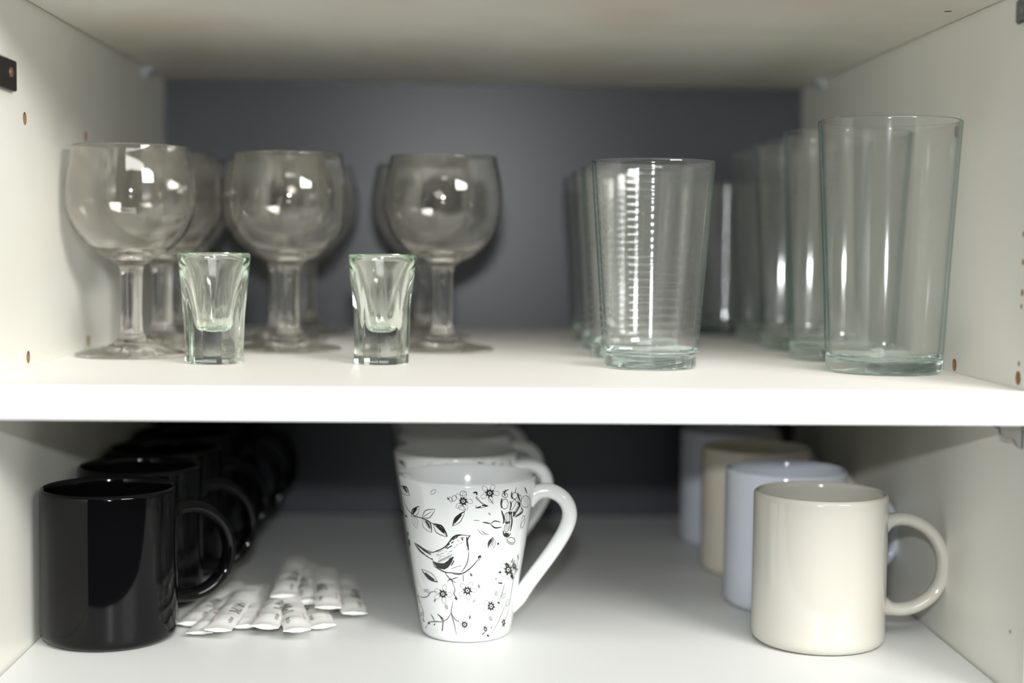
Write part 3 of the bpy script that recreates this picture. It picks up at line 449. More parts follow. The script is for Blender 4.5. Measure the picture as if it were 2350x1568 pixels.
(0.14,[(65.6,42.2),(63.6,42.3),(61.8,42.6),(60.4,43),(59.5,43.4),(59.4,43.9),(59.8,44.2),(61,44.3),(62.6,44.3),(64.4,44),(66.2,43.5),(67.4,43),(67.6,42.6),(67,42.3),(65.6,42.2)]),
(0.14,[(51.7,45.6),(51.1,46.1),(51.2,46.5),(51.7,46.8),(52.7,46.8),(53.9,46.7),(55.1,46.3),(56.1,45.9),(56.7,45.4),(56.6,44.9),(56,44.7),(55,44.6),(53.7,44.8),(52.6,45.1),(51.7,45.6)]),
(0.14,[(50.4,49.2),(51,49.5),(52,49.6),(53.1,49.5),(54.2,49.2),(55.1,48.8),(55.5,48.3),(55.2,47.9),(54.5,47.6),(53.5,47.5),(52.4,47.7),(51.3,48),(50.6,48.4),(50.2,48.9),(50.4,49.2)]),
(0.14,[(60,50),(61.5,49.5),(62.7,49),(63.1,48.6),(62.7,48.2),(61.6,48.1),(60.1,48.2),(58.5,48.5),(57.2,48.9),(56.2,49.4),(55.9,49.8),(56.2,50.1),(57,50.3),(58.5,50.2),(60,50)]),
(0,[(-69.3,64.5),(-71.4,63.9),(-73,62.6),(-74.5,63.1),(-79.4,62.1),(-76.5,63.6),(-78.6,64),(-74.7,64.8),(-73,66.3),(-71.5,65.6),(-68.8,66.3),(-70.1,65.1),(-69.3,64.5)],[(-71.4,64.4),(-72.1,64.1),(-72.9,63.8),(-73.8,63.7),(-74.6,63.7),(-74.8,63.9),(-74.6,64.3),(-73.8,64.7),(-72.9,64.9),(-72,65.1),(-71.5,65),(-71.3,64.8),(-71.4,64.4)]),
(0,[(-72,64.5),(-72.5,64.2),(-73.2,64),(-73.7,64),(-73.8,64.3),(-73.3,64.5),(-72.6,64.7),(-72.1,64.7),(-72,64.5)],[(-73,64.4),(-73,64.4),(-73,64.4),(-73,64.4),(-73,64.4),(-73,64.4),(-73,64.4),(-73,64.4),(-73,64.4)]),
(0.2,[(1.5,95.8),(1.3,95.1),(0.6,94.6),(-0.5,94.3),(-1.7,94.3),(-2.8,94.6),(-3.5,95.1),(-3.8,95.8),(-3.5,96.4),(-2.8,97),(-1.7,97.3),(-0.5,97.3),(0.5,97),(1.3,96.4),(1.5,95.8)]),
(0.2,[(0.8,85.9),(0.2,85.4),(-0.8,85.3),(-2.1,85.4),(-3.4,85.8),(-4.5,86.4),(-5,87.1),(-5,87.7),(-4.5,88.1),(-3.4,88.2),(-2.2,88.1),(-0.9,87.7),(0.2,87.1),(0.7,86.4),(0.8,85.9)]),
(0.2,[(-6.8,92.2),(-7.3,91.5),(-8,91),(-8.8,90.8),(-9.6,90.9),(-10.2,91.4),(-10.4,92.1),(-10.2,92.9),(-9.8,93.6),(-9,94.2),(-8.2,94.3),(-7.4,94.2),(-6.9,93.7),(-6.6,93),(-6.8,92.2)]),
(0.2,[(-10.1,92.2),(-9.9,91.5),(-9.9,90.9),(-10.2,90.4),(-10.8,90.2),(-11.4,90.4),(-12,90.8),(-12.5,91.4),(-12.7,92.1),(-12.7,92.7),(-12.3,93.2),(-11.8,93.4),(-11.2,93.2),(-10.6,92.8),(-10.1,92.2)]),
(0.4,[(-79.3,93.1),(-75.5,91.1),(-72.8,89.1),(-70.2,87.2),(-67.9,85.2),(-65.6,83.4),(-62.7,81.8),(-58.9,80.4),(-54.7,79.4),(-51,78.6),(-47.4,78.3),(-44,78.3),(-41.1,78.1),(-38.5,77.7),(-36.3,77.2),(-33.9,76.7),(-31.5,76.2),(-29,75.7),(-26.3,74.7),(-23,73),(-19.6,70.8),(-16.2,68.6)]),
(0.28,[(-72.2,94.8),(-72.5,94),(-72.9,93.2),(-72.9,92.5),(-72.8,91.8),(-72.2,91.1),(-70.4,90.7),(-67.1,90.5),(-63.4,90.5),(-60.6,90.5),(-58.5,90.5),(-56.8,90.6),(-55.3,90.7)]),
(0.73,[(-72.2,94.8),(-68.7,95.1),(-65.9,95.4),(-63.5,95.6),(-61.2,95.7),(-59.1,95.7),(-57.6,95.4),(-56.5,94.6),(-55.9,93.6),(-55.5,92.7),(-55.3,91.9),(-55.3,91.3),(-55.3,90.7)]),
(0.22,[(-72.2,94.8),(-68.4,94.3),(-65.5,93.7),(-63.1,93.1),(-61.3,92.7),(-59.9,92.2),(-58.6,91.8)]),
(1.18,[(-65.8,94.7),(-64,94.5),(-62.2,94.4),(-60.8,94),(-59.5,93.5),(-58.6,92.9),(-57.6,92.3)]),
(0.28,[(-56.5,77.3),(-54.6,77.6),(-52.7,78),(-51.1,78.4),(-49.3,78.8),(-47.7,79.3),(-46.3,80),(-45.1,81),(-44.2,82.2),(-43.4,83.3),(-43.1,84),(-42.8,84.7),(-42.5,85.3)]),
(0.73,[(-56.5,77.3),(-56.2,78),(-56,78.8),(-55.5,79.5),(-54.9,80.4),(-54.2,81.2),(-53,82),(-50.9,82.9),(-48.5,83.7),(-46.5,84.3),(-45,84.8),(-43.7,85.1),(-42.5,85.3)]),
(0.22,[(-56.5,77.3),(-53.8,78.6),(-51.6,79.9),(-49.5,81),(-48,81.9),(-46.7,82.7),(-45.6,83.4)]),
(1.18,[(-54.1,79.2),(-53.1,79.9),(-52,80.7),(-50.9,81.4),(-49.3,82.2),(-47.8,82.9),(-46.2,83.6)]),
(0.36,[(-40.8,78.4),(-39.3,78.4),(-37.7,78.5),(-36.2,78.6),(-34.7,78.7),(-33.1,78.9),(-31.7,79.4),(-30.2,80.4),(-28.8,81.6),(-27.6,82.6),(-26.8,83.5),(-26.3,84.2),(-25.8,84.9)]),
(0.36,[(-40.8,78.4),(-40.1,79.3),(-39.4,80.1),(-38.7,80.9),(-37.8,81.8),(-36.9,82.7),(-35.5,83.4),(-33.5,84),(-31.4,84.4),(-29.5,84.6),(-28.1,84.8),(-26.9,84.9),(-25.8,84.9)]),
(0.29,[(-40.8,78.4),(-38.1,79.5),(-35.7,80.5),(-33.6,81.4),(-31.9,82.1),(-30.5,82.7),(-29.3,83.3)]),
(0.25,[(-51.7,78.5),(-52.6,77.8),(-53.5,77.1),(-54.2,76.4),(-54.9,75.6),(-55.6,74.8),(-55.7,74),(-54.9,73.2),(-53.7,72.4),(-52.6,71.8),(-51.7,71.3),(-50.8,71),(-50,70.6)]),
(0.25,[(-51.7,78.5),(-50.8,78.1),(-49.8,77.8),(-48.9,77.4),(-48,76.9),(-47.3,76.4),(-46.8,75.8),(-47.1,74.8),(-47.5,73.6),(-48.2,72.6),(-48.7,71.9),(-49.3,71.2),(-50,70.6)]),
(0.2,[(-51.7,78.5),(-51.5,77.2),(-51.3,76),(-51,75),(-50.8,74.1),(-50.6,73.3),(-50.4,72.6)]),
(0.28,[(-39.8,77.9),(-40.2,77),(-40.5,76.1),(-40.7,75.2),(-40.8,74.3),(-40.8,73.4),(-40.2,72.5),(-38.7,71.8),(-36.8,71.1),(-35,70.6),(-33.7,70.3),(-32.6,70.1),(-31.4,69.9)]),
(0.73,[(-39.8,77.9),(-38.4,77.8),(-37,77.6),(-35.6,77.4),(-34.3,77),(-33,76.7),(-32,76),(-31.5,74.9),(-31.2,73.5),(-31.1,72.3),(-31.1,71.4),(-31.2,70.6),(-31.4,69.9)]),
(0.22,[(-39.8,77.9),(-38.5,76.6),(-37.2,75.4),(-36,74.3),(-35,73.4),(-34.2,72.7),(-33.4,71.9)]),
(1.18,[(-37.1,76.7),(-36.2,76.2),(-35.2,75.7),(-34.4,75),(-33.7,74.1),(-33.2,73.2),(-32.7,72.2)]),
(0.34,[(-29,75.6),(-28.7,74.7),(-28.4,73.8),(-28,72.9),(-27.5,72),(-26.8,71),(-25.8,70.2),(-23.9,69.6),(-21.6,69.1),(-19.7,68.7),(-18.1,68.4),(-16.9,68.3),(-15.7,68.2)]),
(0.88,[(-29,75.6),(-27.4,75.6),(-26,75.6),(-24.5,75.4),(-23,75.2),(-21.5,75),(-20.1,74.4),(-18.9,73.3),(-17.8,71.9),(-16.9,70.7),(-16.4,69.8),(-16,69),(-15.7,68.2)]),
(0.27,[(-29,75.6),(-26.8,74.5),(-24.7,73.4),(-22.9,72.3),(-21.4,71.5),(-20.2,70.8),(-18.9,70.1)]),
(1.43,[(-25.6,74.7),(-24.2,74.2),(-23,73.7),(-21.8,73.1),(-20.6,72.3),(-19.5,71.4),(-18.4,70.5)]),
(0.8,[(-86.5,86.6),(-78.6,84.4)]),
(1.1,[(-71.5,76.6),(-66.7,76.1)]),
(0.5,[(-76.9,83.6),(-70.9,76.6)]),
(0.3,[(-10.4,75.1),(-9.2,75.5),(-8.1,75.9),(-6.9,76.4),(-5.7,76.9),(-4.5,77.5),(-3.4,78.3),(-2.4,79.6),(-1.4,81),(-0.7,82.2),(-0.2,83.2),(0.2,83.9),(0.5,84.7)]),
(0.78,[(-10.4,75.1),(-10,76),(-9.7,76.9),(-9.3,77.8),(-8.8,78.7),(-8.2,79.7),(-7.3,80.6),(-5.8,81.6),(-4.1,82.6),(-2.6,83.4),(-1.4,83.9),(-0.5,84.3),(0.5,84.7)]),
(0.24,[(-10.4,75.1),(-8.6,76.7),(-6.8,78.2),(-5.4,79.5),(-4.1,80.6),(-3.1,81.4),(-2.1,82.3)]),
(1.26,[(-8.6,77.3),(-7.8,78.2),(-7,79.1),(-6.1,79.9),(-5,80.8),(-3.7,81.7),(-2.5,82.6)]),
(0.3,[(-28.7,38.6),(-29.5,39.5),(-30.3,40.2),(-31.2,41),(-32.3,41.9),(-33.5,42.7),(-35.2,43.4),(-37.9,43.9),(-41.1,44.4),(-44.1,44.6),(-46.5,44.8),(-48.6,44.8),(-50.6,44.8)]),
(0.78,[(-28.7,38.6),(-30.5,38.7),(-32.3,38.8),(-34.2,38.9),(-36.2,39.1),(-38.4,39.4),(-40.6,39.8),(-42.9,40.7),(-45.2,41.8),(-47.3,42.8),(-48.6,43.6),(-49.7,44.2),(-50.6,44.8)]),
(0.24,[(-28.7,38.6),(-31.8,39.7),(-35,40.7),(-37.8,41.6),(-40.3,42.3),(-42.4,42.9),(-44.5,43.4)]),
(1.26,[(-33.3,39.6),(-35.2,40),(-37,40.4),(-38.9,40.9),(-41,41.6),(-43,42.3),(-45.1,43.1)]),
(0.25,[(22.3,61.4),(23,61.7),(23.6,62),(24.2,62.3),(24.8,62.7),(25.5,63.2),(25.9,63.7),(26.3,64.5),(26.4,65.5),(26.6,66.3),(26.6,66.9),(26.6,67.4),(26.6,67.8)]),
(0.65,[(22.3,61.4),(22.2,61.9),(22.2,62.5),(22.2,63),(22.2,63.6),(22.3,64.2),(22.6,64.9),(23.2,65.6),(24.1,66.3),(24.9,66.8),(25.5,67.2),(26,67.5),(26.6,67.8)]),
(0.2,[(22.3,61.4),(23,62.4),(23.6,63.4),(24.2,64.3),(24.7,65),(25.1,65.6),(25.5,66.2)]),
(1.05,[(22.8,62.8),(23,63.4),(23.3,63.9),(23.6,64.5),(24.1,65.1),(24.6,65.7),(25.2,66.3)]),
(0.25,[(26.6,67.5),(26.3,67),(26.1,66.6),(25.8,66.1),(25.6,65.6),(25.4,65.1),(25.5,64.5),(25.9,63.7),(26.5,62.8),(27.1,62.1),(27.6,61.5),(28,61.1),(28.5,60.7)]),
(0.25,[(26.6,67.5),(27.1,67),(27.6,66.6),(28.2,66.1),(28.6,65.6),(29.1,65),(29.4,64.4),(29.4,63.6),(29.2,62.8),(29.1,62),(28.8,61.5),(28.7,61.1),(28.5,60.7)]),
(0.2,[(26.6,67.5),(26.9,66.4),(27.2,65.4),(27.4,64.4),(27.6,63.7),(27.8,63),(28,62.4)]),
(0.9,[(31.4,63.6),(33.3,63)]),
(0.22,[(-29,94.1),(-28.4,94.1),(-27.9,94.2),(-27.3,94.3),(-26.6,94.4),(-26,94.6),(-25.5,94.8),(-25,95.3),(-24.5,95.9),(-24.2,96.4),(-23.9,96.8),(-23.8,97.2),(-23.7,97.5)]),
(0.22,[(-29,94.1),(-28.8,94.5),(-28.7,94.8),(-28.6,95.2),(-28.3,95.6),(-28,96.1),(-27.6,96.4),(-26.9,96.7),(-26,97),(-25.2,97.2),(-24.6,97.4),(-24.2,97.4),(-23.7,97.5)]),
(0.25,[(-13.2,91.4),(-13.1,91.5),(-13.1,91.7),(-13,91.8),(-13,92),(-13,92.1),(-13.1,92.3),(-13.2,92.5),(-13.4,92.7),(-13.6,92.8),(-13.7,92.9),(-13.9,93),(-14,93.1)]),
(0.25,[(-13.2,91.4),(-13.3,91.5),(-13.5,91.6),(-13.6,91.6),(-13.8,91.7),(-13.9,91.9),(-14,92),(-14,92.2),(-14.1,92.5),(-14.1,92.7),(-14.1,92.8),(-14,93),(-14,93.1)]),
(0.2,[(-13.2,91.4),(-13.3,91.7),(-13.4,91.9),(-13.5,92.2),(-13.6,92.4),(-13.7,92.5),(-13.8,92.7)]),
(0.4,[(-69.2,25.9),(-63.6,26),(-59.2,26),(-55.3,26.2),(-51.3,26.7),(-47.7,27.5),(-44.8,28.4),(-42.7,29.4),(-41.2,30.5),(-39.2,31.4),(-36.3,31.9),(-33.2,32.2),(-30.2,32.5)]),
(0.6,[(-71.2,25.6),(-64,21.2)]),
(0.5,[(-62.5,21),(-61,18.9),(-59.4,16.9),(-59,15),(-59.9,13.5),(-61.9,12.2),(-64.1,10.8)]),
(0.2,[(-45.9,30.8),(-46,31),(-45.9,31.2),(-46,31.4),(-46.3,31.6),(-46.4,31.8),(-46.8,32),(-47.5,32.1),(-48.5,32.1),(-49.3,32.1),(-49.9,32.1),(-50.4,32),(-51.1,32)]),
(0.2,[(-45.9,30.8),(-46.5,30.7),(-47.1,30.6),(-47.7,30.6),(-48.3,30.6),(-48.9,30.6),(-49.6,30.6),(-50,30.9),(-50.3,31.2),(-50.6,31.4),(-50.9,31.6),(-51,31.8),(-51.1,32)]),
(0.16,[(-45.9,30.8),(-46.6,31),(-47.4,31.2),(-48.2,31.3),(-48.7,31.5),(-49.2,31.6),(-49.8,31.7)]),
(0.2,[(-42.7,30),(-42.4,30.3),(-42.2,30.6),(-42,30.9),(-41.9,31.2),(-41.8,31.6),(-41.8,31.9),(-42.4,32.2),(-43.1,32.4),(-43.7,32.6),(-44.3,32.8),(-44.8,32.9),(-45.2,33)]),
(0.2,[(-42.7,30),(-43.3,30.1),(-43.9,30.2),(-44.4,30.3),(-45,30.4),(-45.6,30.5),(-45.9,30.8),(-46.1,31.2),(-45.9,31.7),(-45.8,32.1),(-45.7,32.4),(-45.5,32.7),(-45.2,33)]),
(0.16,[(-42.7,30),(-43.1,30.5),(-43.5,30.9),(-43.9,31.3),(-44.1,31.7),(-44.4,31.9),(-44.6,32.2)]),
(0.22,[(-19.4,21.7),(-19.3,22),(-19.2,22.3),(-19.1,22.6),(-19,22.9),(-19,23.3),(-19.1,23.6),(-19.5,24),(-20.1,24.4),(-20.6,24.7),(-21,24.9),(-21.4,25),(-21.8,25.2)]),
(0.22,[(-19.4,21.7),(-19.8,21.9),(-20.3,22),(-20.7,22.2),(-21.2,22.4),(-21.6,22.6),(-21.9,22.9),(-22,23.4),(-22,23.9),(-22,24.3),(-21.9,24.6),(-21.8,24.9),(-21.8,25.2)]),
(0.18,[(-19.4,21.7),(-19.8,22.2),(-20.2,22.8),(-20.5,23.3),(-20.7,23.7),(-21,24),(-21.1,24.3)]),
(0.25,[(-35.8,25.3),(-35.5,25.4),(-35.1,25.6),(-34.8,25.7),(-34.6,25.9),(-34.3,26),(-34.1,26.2),(-33.9,26.5),(-33.8,26.8),(-33.8,27.1),(-33.8,27.3),(-33.9,27.4),(-33.9,27.6)]),
(0.25,[(-35.8,25.3),(-35.9,25.4),(-36,25.6),(-35.9,25.8),(-36,26),(-36,26.2),(-35.8,26.4),(-35.5,26.7),(-35,26.9),(-34.7,27.1),(-34.4,27.3),(-34.2,27.4),(-33.9,27.6)]),
(0.2,[(-35.8,25.3),(-35.5,25.6),(-35.2,26),(-34.9,26.3),(-34.7,26.6),(-34.5,26.8),(-34.3,27)]),
(0.45,[(-51.4,10.5),(-46.7,11.3),(-42.5,12),(-38.5,12.5),(-34.1,12.8),(-29.9,13),(-25.9,13.1)]),
(0.5,[(-43.6,16.7),(-42.4,16.1),(-41.4,15.5),(-40.5,14.8),(-39.7,14.1),(-39,13.4),(-38.4,12.7)]),
(0.5,[(-32.5,18),(-31.1,17.3),(-29.7,16.6),(-28.4,15.8),(-27.6,14.9),(-27.1,14),(-26.6,13.1)]),
(0.5,[(-25.9,13.1),(-28.2,7.2)]),
(0.4,[(-49.1,11.1),(-59.6,5.6)]),
(1.2,[(-50.4,10.4),(-47.2,10.6)]),
(1.1,[(-39.7,10.8),(-38.6,10.3)]),
(0.5,[(-32.7,17.3),(-30.6,16.9),(-28.6,16.5),(-27,15.9),(-25.9,15.1),(-25.2,14.1),(-24.4,13.2)]),
(0.8,[(-63.7,11.6),(-60.2,9.9)]),
(0.25,[(-72.9,11.9),(-70.7,12.2),(-68.9,12.5),(-67.1,12.9),(-65.5,13.2),(-63.9,13.5),(-62.7,13.9),(-61.7,14.4),(-60.8,15),(-60.3,15.5),(-60,15.8),(-59.8,16.1),(-59.5,16.4)]),
(0.25,[(-72.9,11.9),(-72.6,12.2),(-72.4,12.5),(-71.9,12.9),(-71.4,13.3),(-70.7,13.7),(-69.3,14.1),(-67.2,14.7),(-65,15.2),(-63,15.7),(-61.8,16),(-60.5,16.2),(-59.5,16.4)]),
(0.2,[(-72.9,11.9),(-70,12.7),(-67.7,13.4),(-65.7,14.1),(-64.4,14.5),(-63.2,15),(-62.2,15.3)]),
(0.3,[(38.8,87.6),(38.4,86.3),(37.5,85.3),(36.1,84.9),(34.6,85.1),(33.3,85.9),(32.4,87.1),(32.1,88.5),(32.4,89.9),(33.3,90.9),(34.6,91.3),(36,91.1),(37.4,90.3),(38.4,89.1),(38.8,87.6)]),
(0.3,[(48.3,92.1),(48,91.3),(47.2,90.7),(46,90.4),(44.6,90.6),(43.3,91.2),(42.4,92.1),(42.1,93),(42.4,93.9),(43.2,94.5),(44.4,94.7),(45.6,94.5),(46.9,93.9),(47.9,93.1),(48.3,92.1)]),
(0.3,[(71.3,86),(71.1,84.4),(68.4,83.4),(64.8,83.2),(61,83.6),(57.8,84.8),(55.5,86.4),(54.5,88.1),(54.7,89.7),(56.1,90.9),(58.6,91.3),(61.9,90.9),(65.6,89.7),(69.1,87.9),(71.3,86)]),
(0.3,[(55.7,81.6),(54.1,80.6),(52.2,80),(50.4,79.9),(48.9,80.3),(47.9,81.2),(47.7,82.4),(48.4,83.7),(49.7,84.8),(51.5,85.4),(53.4,85.5),(55.1,85),(56.3,84.1),(56.5,82.9),(55.7,81.6)]),
(0.3,[(42.8,79.2),(42.7,77.9),(42,77),(40.8,76.5),(39.4,76.7),(38.1,77.3),(37,78.4),(36.4,79.8),(36.5,81),(37.1,82),(38.2,82.5),(39.6,82.4),(40.9,81.7),(42.1,80.6),(42.8,79.2)]),
(0.3,[(43.5,72.5),(42.6,71.3),(41.4,70.5),(40,70.2),(38.6,70.5),(37.6,71.4),(37.2,72.6),(37.5,74),(38.3,75.2),(39.5,76),(40.8,76.3),(42.1,76),(43.2,75.1),(43.7,73.9),(43.5,72.5)]),
(0.3,[(46.5,86.3),(45.3,85),(43.9,84.1),(42.7,83.7),(41.7,84),(41.2,84.9),(41.3,86.2),(41.8,87.6),(42.9,88.9),(44.2,89.8),(45.5,90.2),(46.5,89.9),(47.2,89),(47.1,87.7),(46.5,86.3)]),
(0.3,[(66.2,73.8),(65.8,72.1),(64.7,70.9),(63.1,70.4),(61.5,70.7),(60.2,71.6),(59.3,73.2),(59,74.9),(59.2,76.5),(60.2,77.7),(61.4,78.3),(63,78.1),(64.5,77.1),(65.7,75.5),(66.2,73.8)]),
(0.3,[(53.4,63.1),(52.5,62.5),(50.5,62.4),(48.2,62.6),(46,63.1),(44,63.9),(42.9,64.7),(42.7,65.5),(43.5,66),(45.1,66.3),(47.2,66.1),(49.6,65.6),(51.6,64.8),(53,63.9),(53.4,63.1)]),
(0.3,[(37.1,92.7),(36.5,92.3),(35.4,92.2),(34.1,92.4),(32.8,92.8),(31.9,93.5),(31.5,94.2),(31.7,94.8),(32.2,95.2),(33.3,95.3),(34.6,95.1),(35.8,94.6),(36.8,94),(37.2,93.3),(37.1,92.7)]),
(0.3,[(54,89.6),(53.8,88.5),(53.2,87.7),(52.3,87.4),(51.3,87.5),(50.3,88.2),(49.7,89.1),(49.3,90.2),(49.4,91.3),(50,92.1),(50.8,92.5),(51.8,92.3),(52.8,91.7),(53.7,90.7),(54,89.6)]),
(0.5,[(23.2,76.4),(24.4,77.1),(25.5,77.7),(26.8,78),(28.6,77.8),(30.6,77.4),(32.7,76.9)]),
(0.6,[(23.3,76.1),(24.5,75.2),(25.8,74.4),(27.4,73.7),(29.6,73.5),(31.9,73.6),(34.4,73.6)]),
(0.55,[(15.4,77.6),(16.8,77.5),(18.2,77.4),(19.5,77.2),(20.8,76.9),(22,76.6),(23.2,76.3)]),
(0.95,[(32.3,84.3),(33.1,83.3),(33.8,82.3),(34.5,81.3),(35.2,80.1),(35.8,78.8),(36.1,77.7),(36,76.9),(35.6,76.3),(35.3,75.6)]),
(0.95,[(43.3,81.6),(43.9,80.2),(44.6,78.9),(45.1,77.6),(45.4,76.4),(45.6,75.2),(45.5,74.1),(45.3,72.7),(45.1,71.3),(44.9,69.9)]),
(0.95,[(36.1,71.4),(36.7,70.3),(37.2,69.3),(38,68.4),(39.3,67.8),(40.9,67.3),(42.4,67.2),(43.7,67.5),(44.7,68.1),(45.8,68.8)]),
(0.95,[(40.5,89.6),(41,88.7),(41.7,87.9),(42,87),(41.8,85.9),(41.5,84.7),(41.2,83.6)]),
(0.95,[(48.1,88.5),(50.1,87.9),(52.1,87.3),(53.2,86.5),(52.8,85.3),(51.4,84),(50,82.7),(48.8,81.6),(47.7,80.5),(46.6,79.4)]),
(0.95,[(41.1,95.4),(41.1,94.4),(41.3,93.5),(41.4,92.6),(41.9,91.9),(42.4,91.3),(42.9,90.7)]),
(0.95,[(48,94.1),(48.5,93.4),(49,92.7),(49.6,91.9),(50.6,90.7),(51.8,89.4),(53,88)]),
(0.95,[(55.2,84.3),(56.8,83.4),(58.4,82.6),(59.1,81.8),(58.5,81.1),(56.9,80.5),(55.1,80),(52.8,79.6),(50.4,79.2),(48.1,78.9)]),
(0.95,[(37.1,76.6),(38.1,76.3),(39.3,76.1),(40.3,75.9),(41.4,76),(42.4,76.2),(43.4,76.4)]),
(0.95,[(31.8,92),(31.7,91),(31.5,90.2),(31.5,89.2),(31.7,88.1),(32.1,86.8),(32.5,85.6)]),
(1.5,[(40.1,83),(40.8,82.5),(41.6,82),(42.3,81.7),(42.9,81.9),(43.5,82.2),(44.1,82.6)]),
(1.5,[(45.5,82.5),(46.1,82),(46.8,81.4),(47.1,80.9),(46.9,80.4),(46.5,79.8),(46.1,79.3)]),
(1.5,[(38.4,69.4),(39.3,69.1),(40.1,68.9),(40.9,68.7),(41.8,68.7),(42.6,68.7),(43.4,68.8)]),
(1.5,[(50.1,87.1),(51.1,86.9),(52.1,86.7),(52.7,86.5),(52.8,86.2),(52.5,85.7),(52.3,85.3)]),
(0.7,[(34.8,97.3),(34.3,96.5),(33.8,95.7),(33.5,95),(33.8,94.3),(34.5,93.7),(35,93.1)]),
(0.5,[(31.7,96.1),(32.6,96.1),(33.5,96),(34.5,96.1),(35.4,96.4),(36.4,96.8),(37.3,97.3)]),
(0.9,[(56.4,96.8),(57.5,95.9),(58.5,95.1),(59.6,94.3),(60.5,93.6),(61.1,92.8),(61.9,92.1)]),
(0.4,[(45.7,97.8),(45.5,97.1),(45.3,96.4),(45.1,95.8),(45,95.3),(45,94.8),(44.9,94.4)]),
(0.24,[(37.6,82.5),(38,81.5),(38.3,80.5),(38.6,79.6),(38.6,78.7),(38.5,77.9),(38.5,77.1)]),
(0.24,[(39.2,82.3),(39.5,81.3),(39.9,80.4),(40.2,79.4),(40.3,78.6),(40.2,77.8),(40.1,77)]),
(0.24,[(40.7,82.2),(41.1,81.2),(41.5,80.2),(41.8,79.3),(41.9,78.4),(41.8,77.7),(41.7,76.9)]),
(0.24,[(39.1,76),(39.1,75.1),(39.2,74.1),(39.2,73.2),(39.1,72.4),(38.8,71.6),(38.7,70.8)]),
(0.24,[(40.6,75.9),(40.6,74.9),(40.7,74),(40.7,73.1),(40.6,72.2),(40.3,71.5),(40.2,70.7)]),
(0.24,[(42,75.8),(42,74.8),(42.1,73.9),(42.1,73),(41.9,72.1),(41.8,71.3),(41.5,70.6)]),
(0.22,[(57.2,90.7),(57.9,89.7),(58.5,88.7),(59.1,87.7),(59.4,86.6),(59.5,85.6),(59.8,84.5)]),
(0.22,[(59.7,90.5),(60.4,89.5),(61.1,88.5),(61.8,87.4),(62.2,86.3),(62.3,85.3),(62.5,84.2)]),
(0.22,[(62.8,90.1),(63.7,89.1),(64.5,88.1),(65.3,87),(65.7,85.9),(66,84.8),(66.2,83.7)]),
(0.25,[(7.5,79.1),(8.4,79),(9.4,78.9),(10.4,78.9),(11.4,78.8),(12.3,78.8),(13.3,78.8)]),
(0.3,[(14.8,72.6),(15.8,72),(16.9,71.3),(18,70.7),(19.4,70.3),(20.9,69.9),(22.4,69.5)]),
(0.22,[(11.7,73.4),(12.7,72.4),(13.7,71.3),(15,70.5),(16.6,70),(18.4,69.6),(20.3,69.2)]),
(0.35,[(20.4,83.4),(20.7,83.2),(21.1,82.9),(21.5,82.7),(21.8,82.5),(22.2,82.2),(22.6,82.1)]),
(0.3,[(41.1,66.7),(41.7,65.4),(42.3,64),(43.5,63),(46.1,62.1),(49.5,61.5),(52.1,61.4),(52.8,62.4),(52.5,64),(52.3,65.6)]),
(0.32,[(65.3,76.5),(62.8,75.1),(60.6,73.8),(59.1,72.6),(58.7,71.6),(59,70.7),(59.3,69.8)]),
(0.9,[(44,50.2),(45.3,49.6),(46.6,49),(47.7,48.4),(48.7,47.8),(49.4,47.3),(50.1,46.8)]),
(0.9,[(53.3,43.6),(54.8,42.7),(56.2,41.9),(57.5,41.1),(58.6,40.3),(59.2,39.6),(59.9,38.9)]),
(0.8,[(44.6,45.2),(45.5,44.7),(46.4,44.2),(47.2,43.7),(47.6,43.2),(47.8,42.8),(48.1,42.3)]),
(0.7,[(57.1,46.7),(59,45.9),(60.8,45.1),(62.4,44.3),(63.7,43.5),(64.6,42.8),(65.7,42.1)]),
(0.5,[(56.6,51),(56.8,50.4),(56.9,49.8),(56.7,49.2),(56.2,48.7),(55.4,48.2),(54.6,47.7)]),
(0.2,[(-30.6,57.6),(-30.1,57.8),(-29.5,58),(-29,58.2),(-28.4,58.3),(-27.9,58.4),(-27.4,58.5)]),
(0.2,[(-28.4,56),(-27.8,56.2),(-27.3,56.4),(-26.8,56.5),(-26.2,56.7),(-25.7,56.8),(-25.2,56.9)]),
(0.2,[(-24.9,54.8),(-24.4,55),(-23.9,55.2),(-23.4,55.4),(-22.9,55.5),(-22.4,55.6),(-21.8,55.7)]),
(0.2,[(-21.4,55.4),(-20.9,55.6),(-20.4,55.7),(-19.9,55.9),(-19.4,56),(-19,56.1),(-18.4,56.2)]),
(0.2,[(-22.2,58.9),(-21.8,59),(-21.2,59.2),(-20.8,59.4),(-20.3,59.5),(-19.8,59.6),(-19.3,59.7)]),
(0.2,[(-19,58.3),(-18.5,58.5),(-18,58.7),(-17.5,58.8),(-17,58.9),(-16.5,59.1),(-16.1,59.2)]),
(0.2,[(-28.1,57.8),(-27.6,58),(-27.1,58.2),(-26.6,58.3),(-26,58.5),(-25.5,58.6),(-25,58.7)]),
(0.2,[(-26.3,53.7),(-25.7,53.9),(-25.2,54.1),(-24.7,54.2),(-24.1,54.4),(-23.6,54.5),(-23.1,54.6)]),
(0.2,[(-16.9,57),(-16.4,57.2),(-15.9,57.3),(-15.4,57.5),(-14.9,57.6),(-14.5,57.7),(-14,57.8)]),
(0.2,[(-35.7,57.2),(-35.1,57.4),(-34.6,57.6),(-33.9,57.8),(-33.4,57.9),(-32.8,58.1),(-32.3,58.2)]),
(0.2,[(-38.3,57.7),(-37.7,57.9),(-37.1,58.1),(-36.5,58.3),(-35.9,58.4),(-35.3,58.6),(-34.7,58.7)]),
(0.2,[(-7.1,65.8),(-6.6,65.9),(-6.2,66.1),(-5.7,66.2),(-5.3,66.3),(-4.9,66.4),(-4.4,66.5)]),
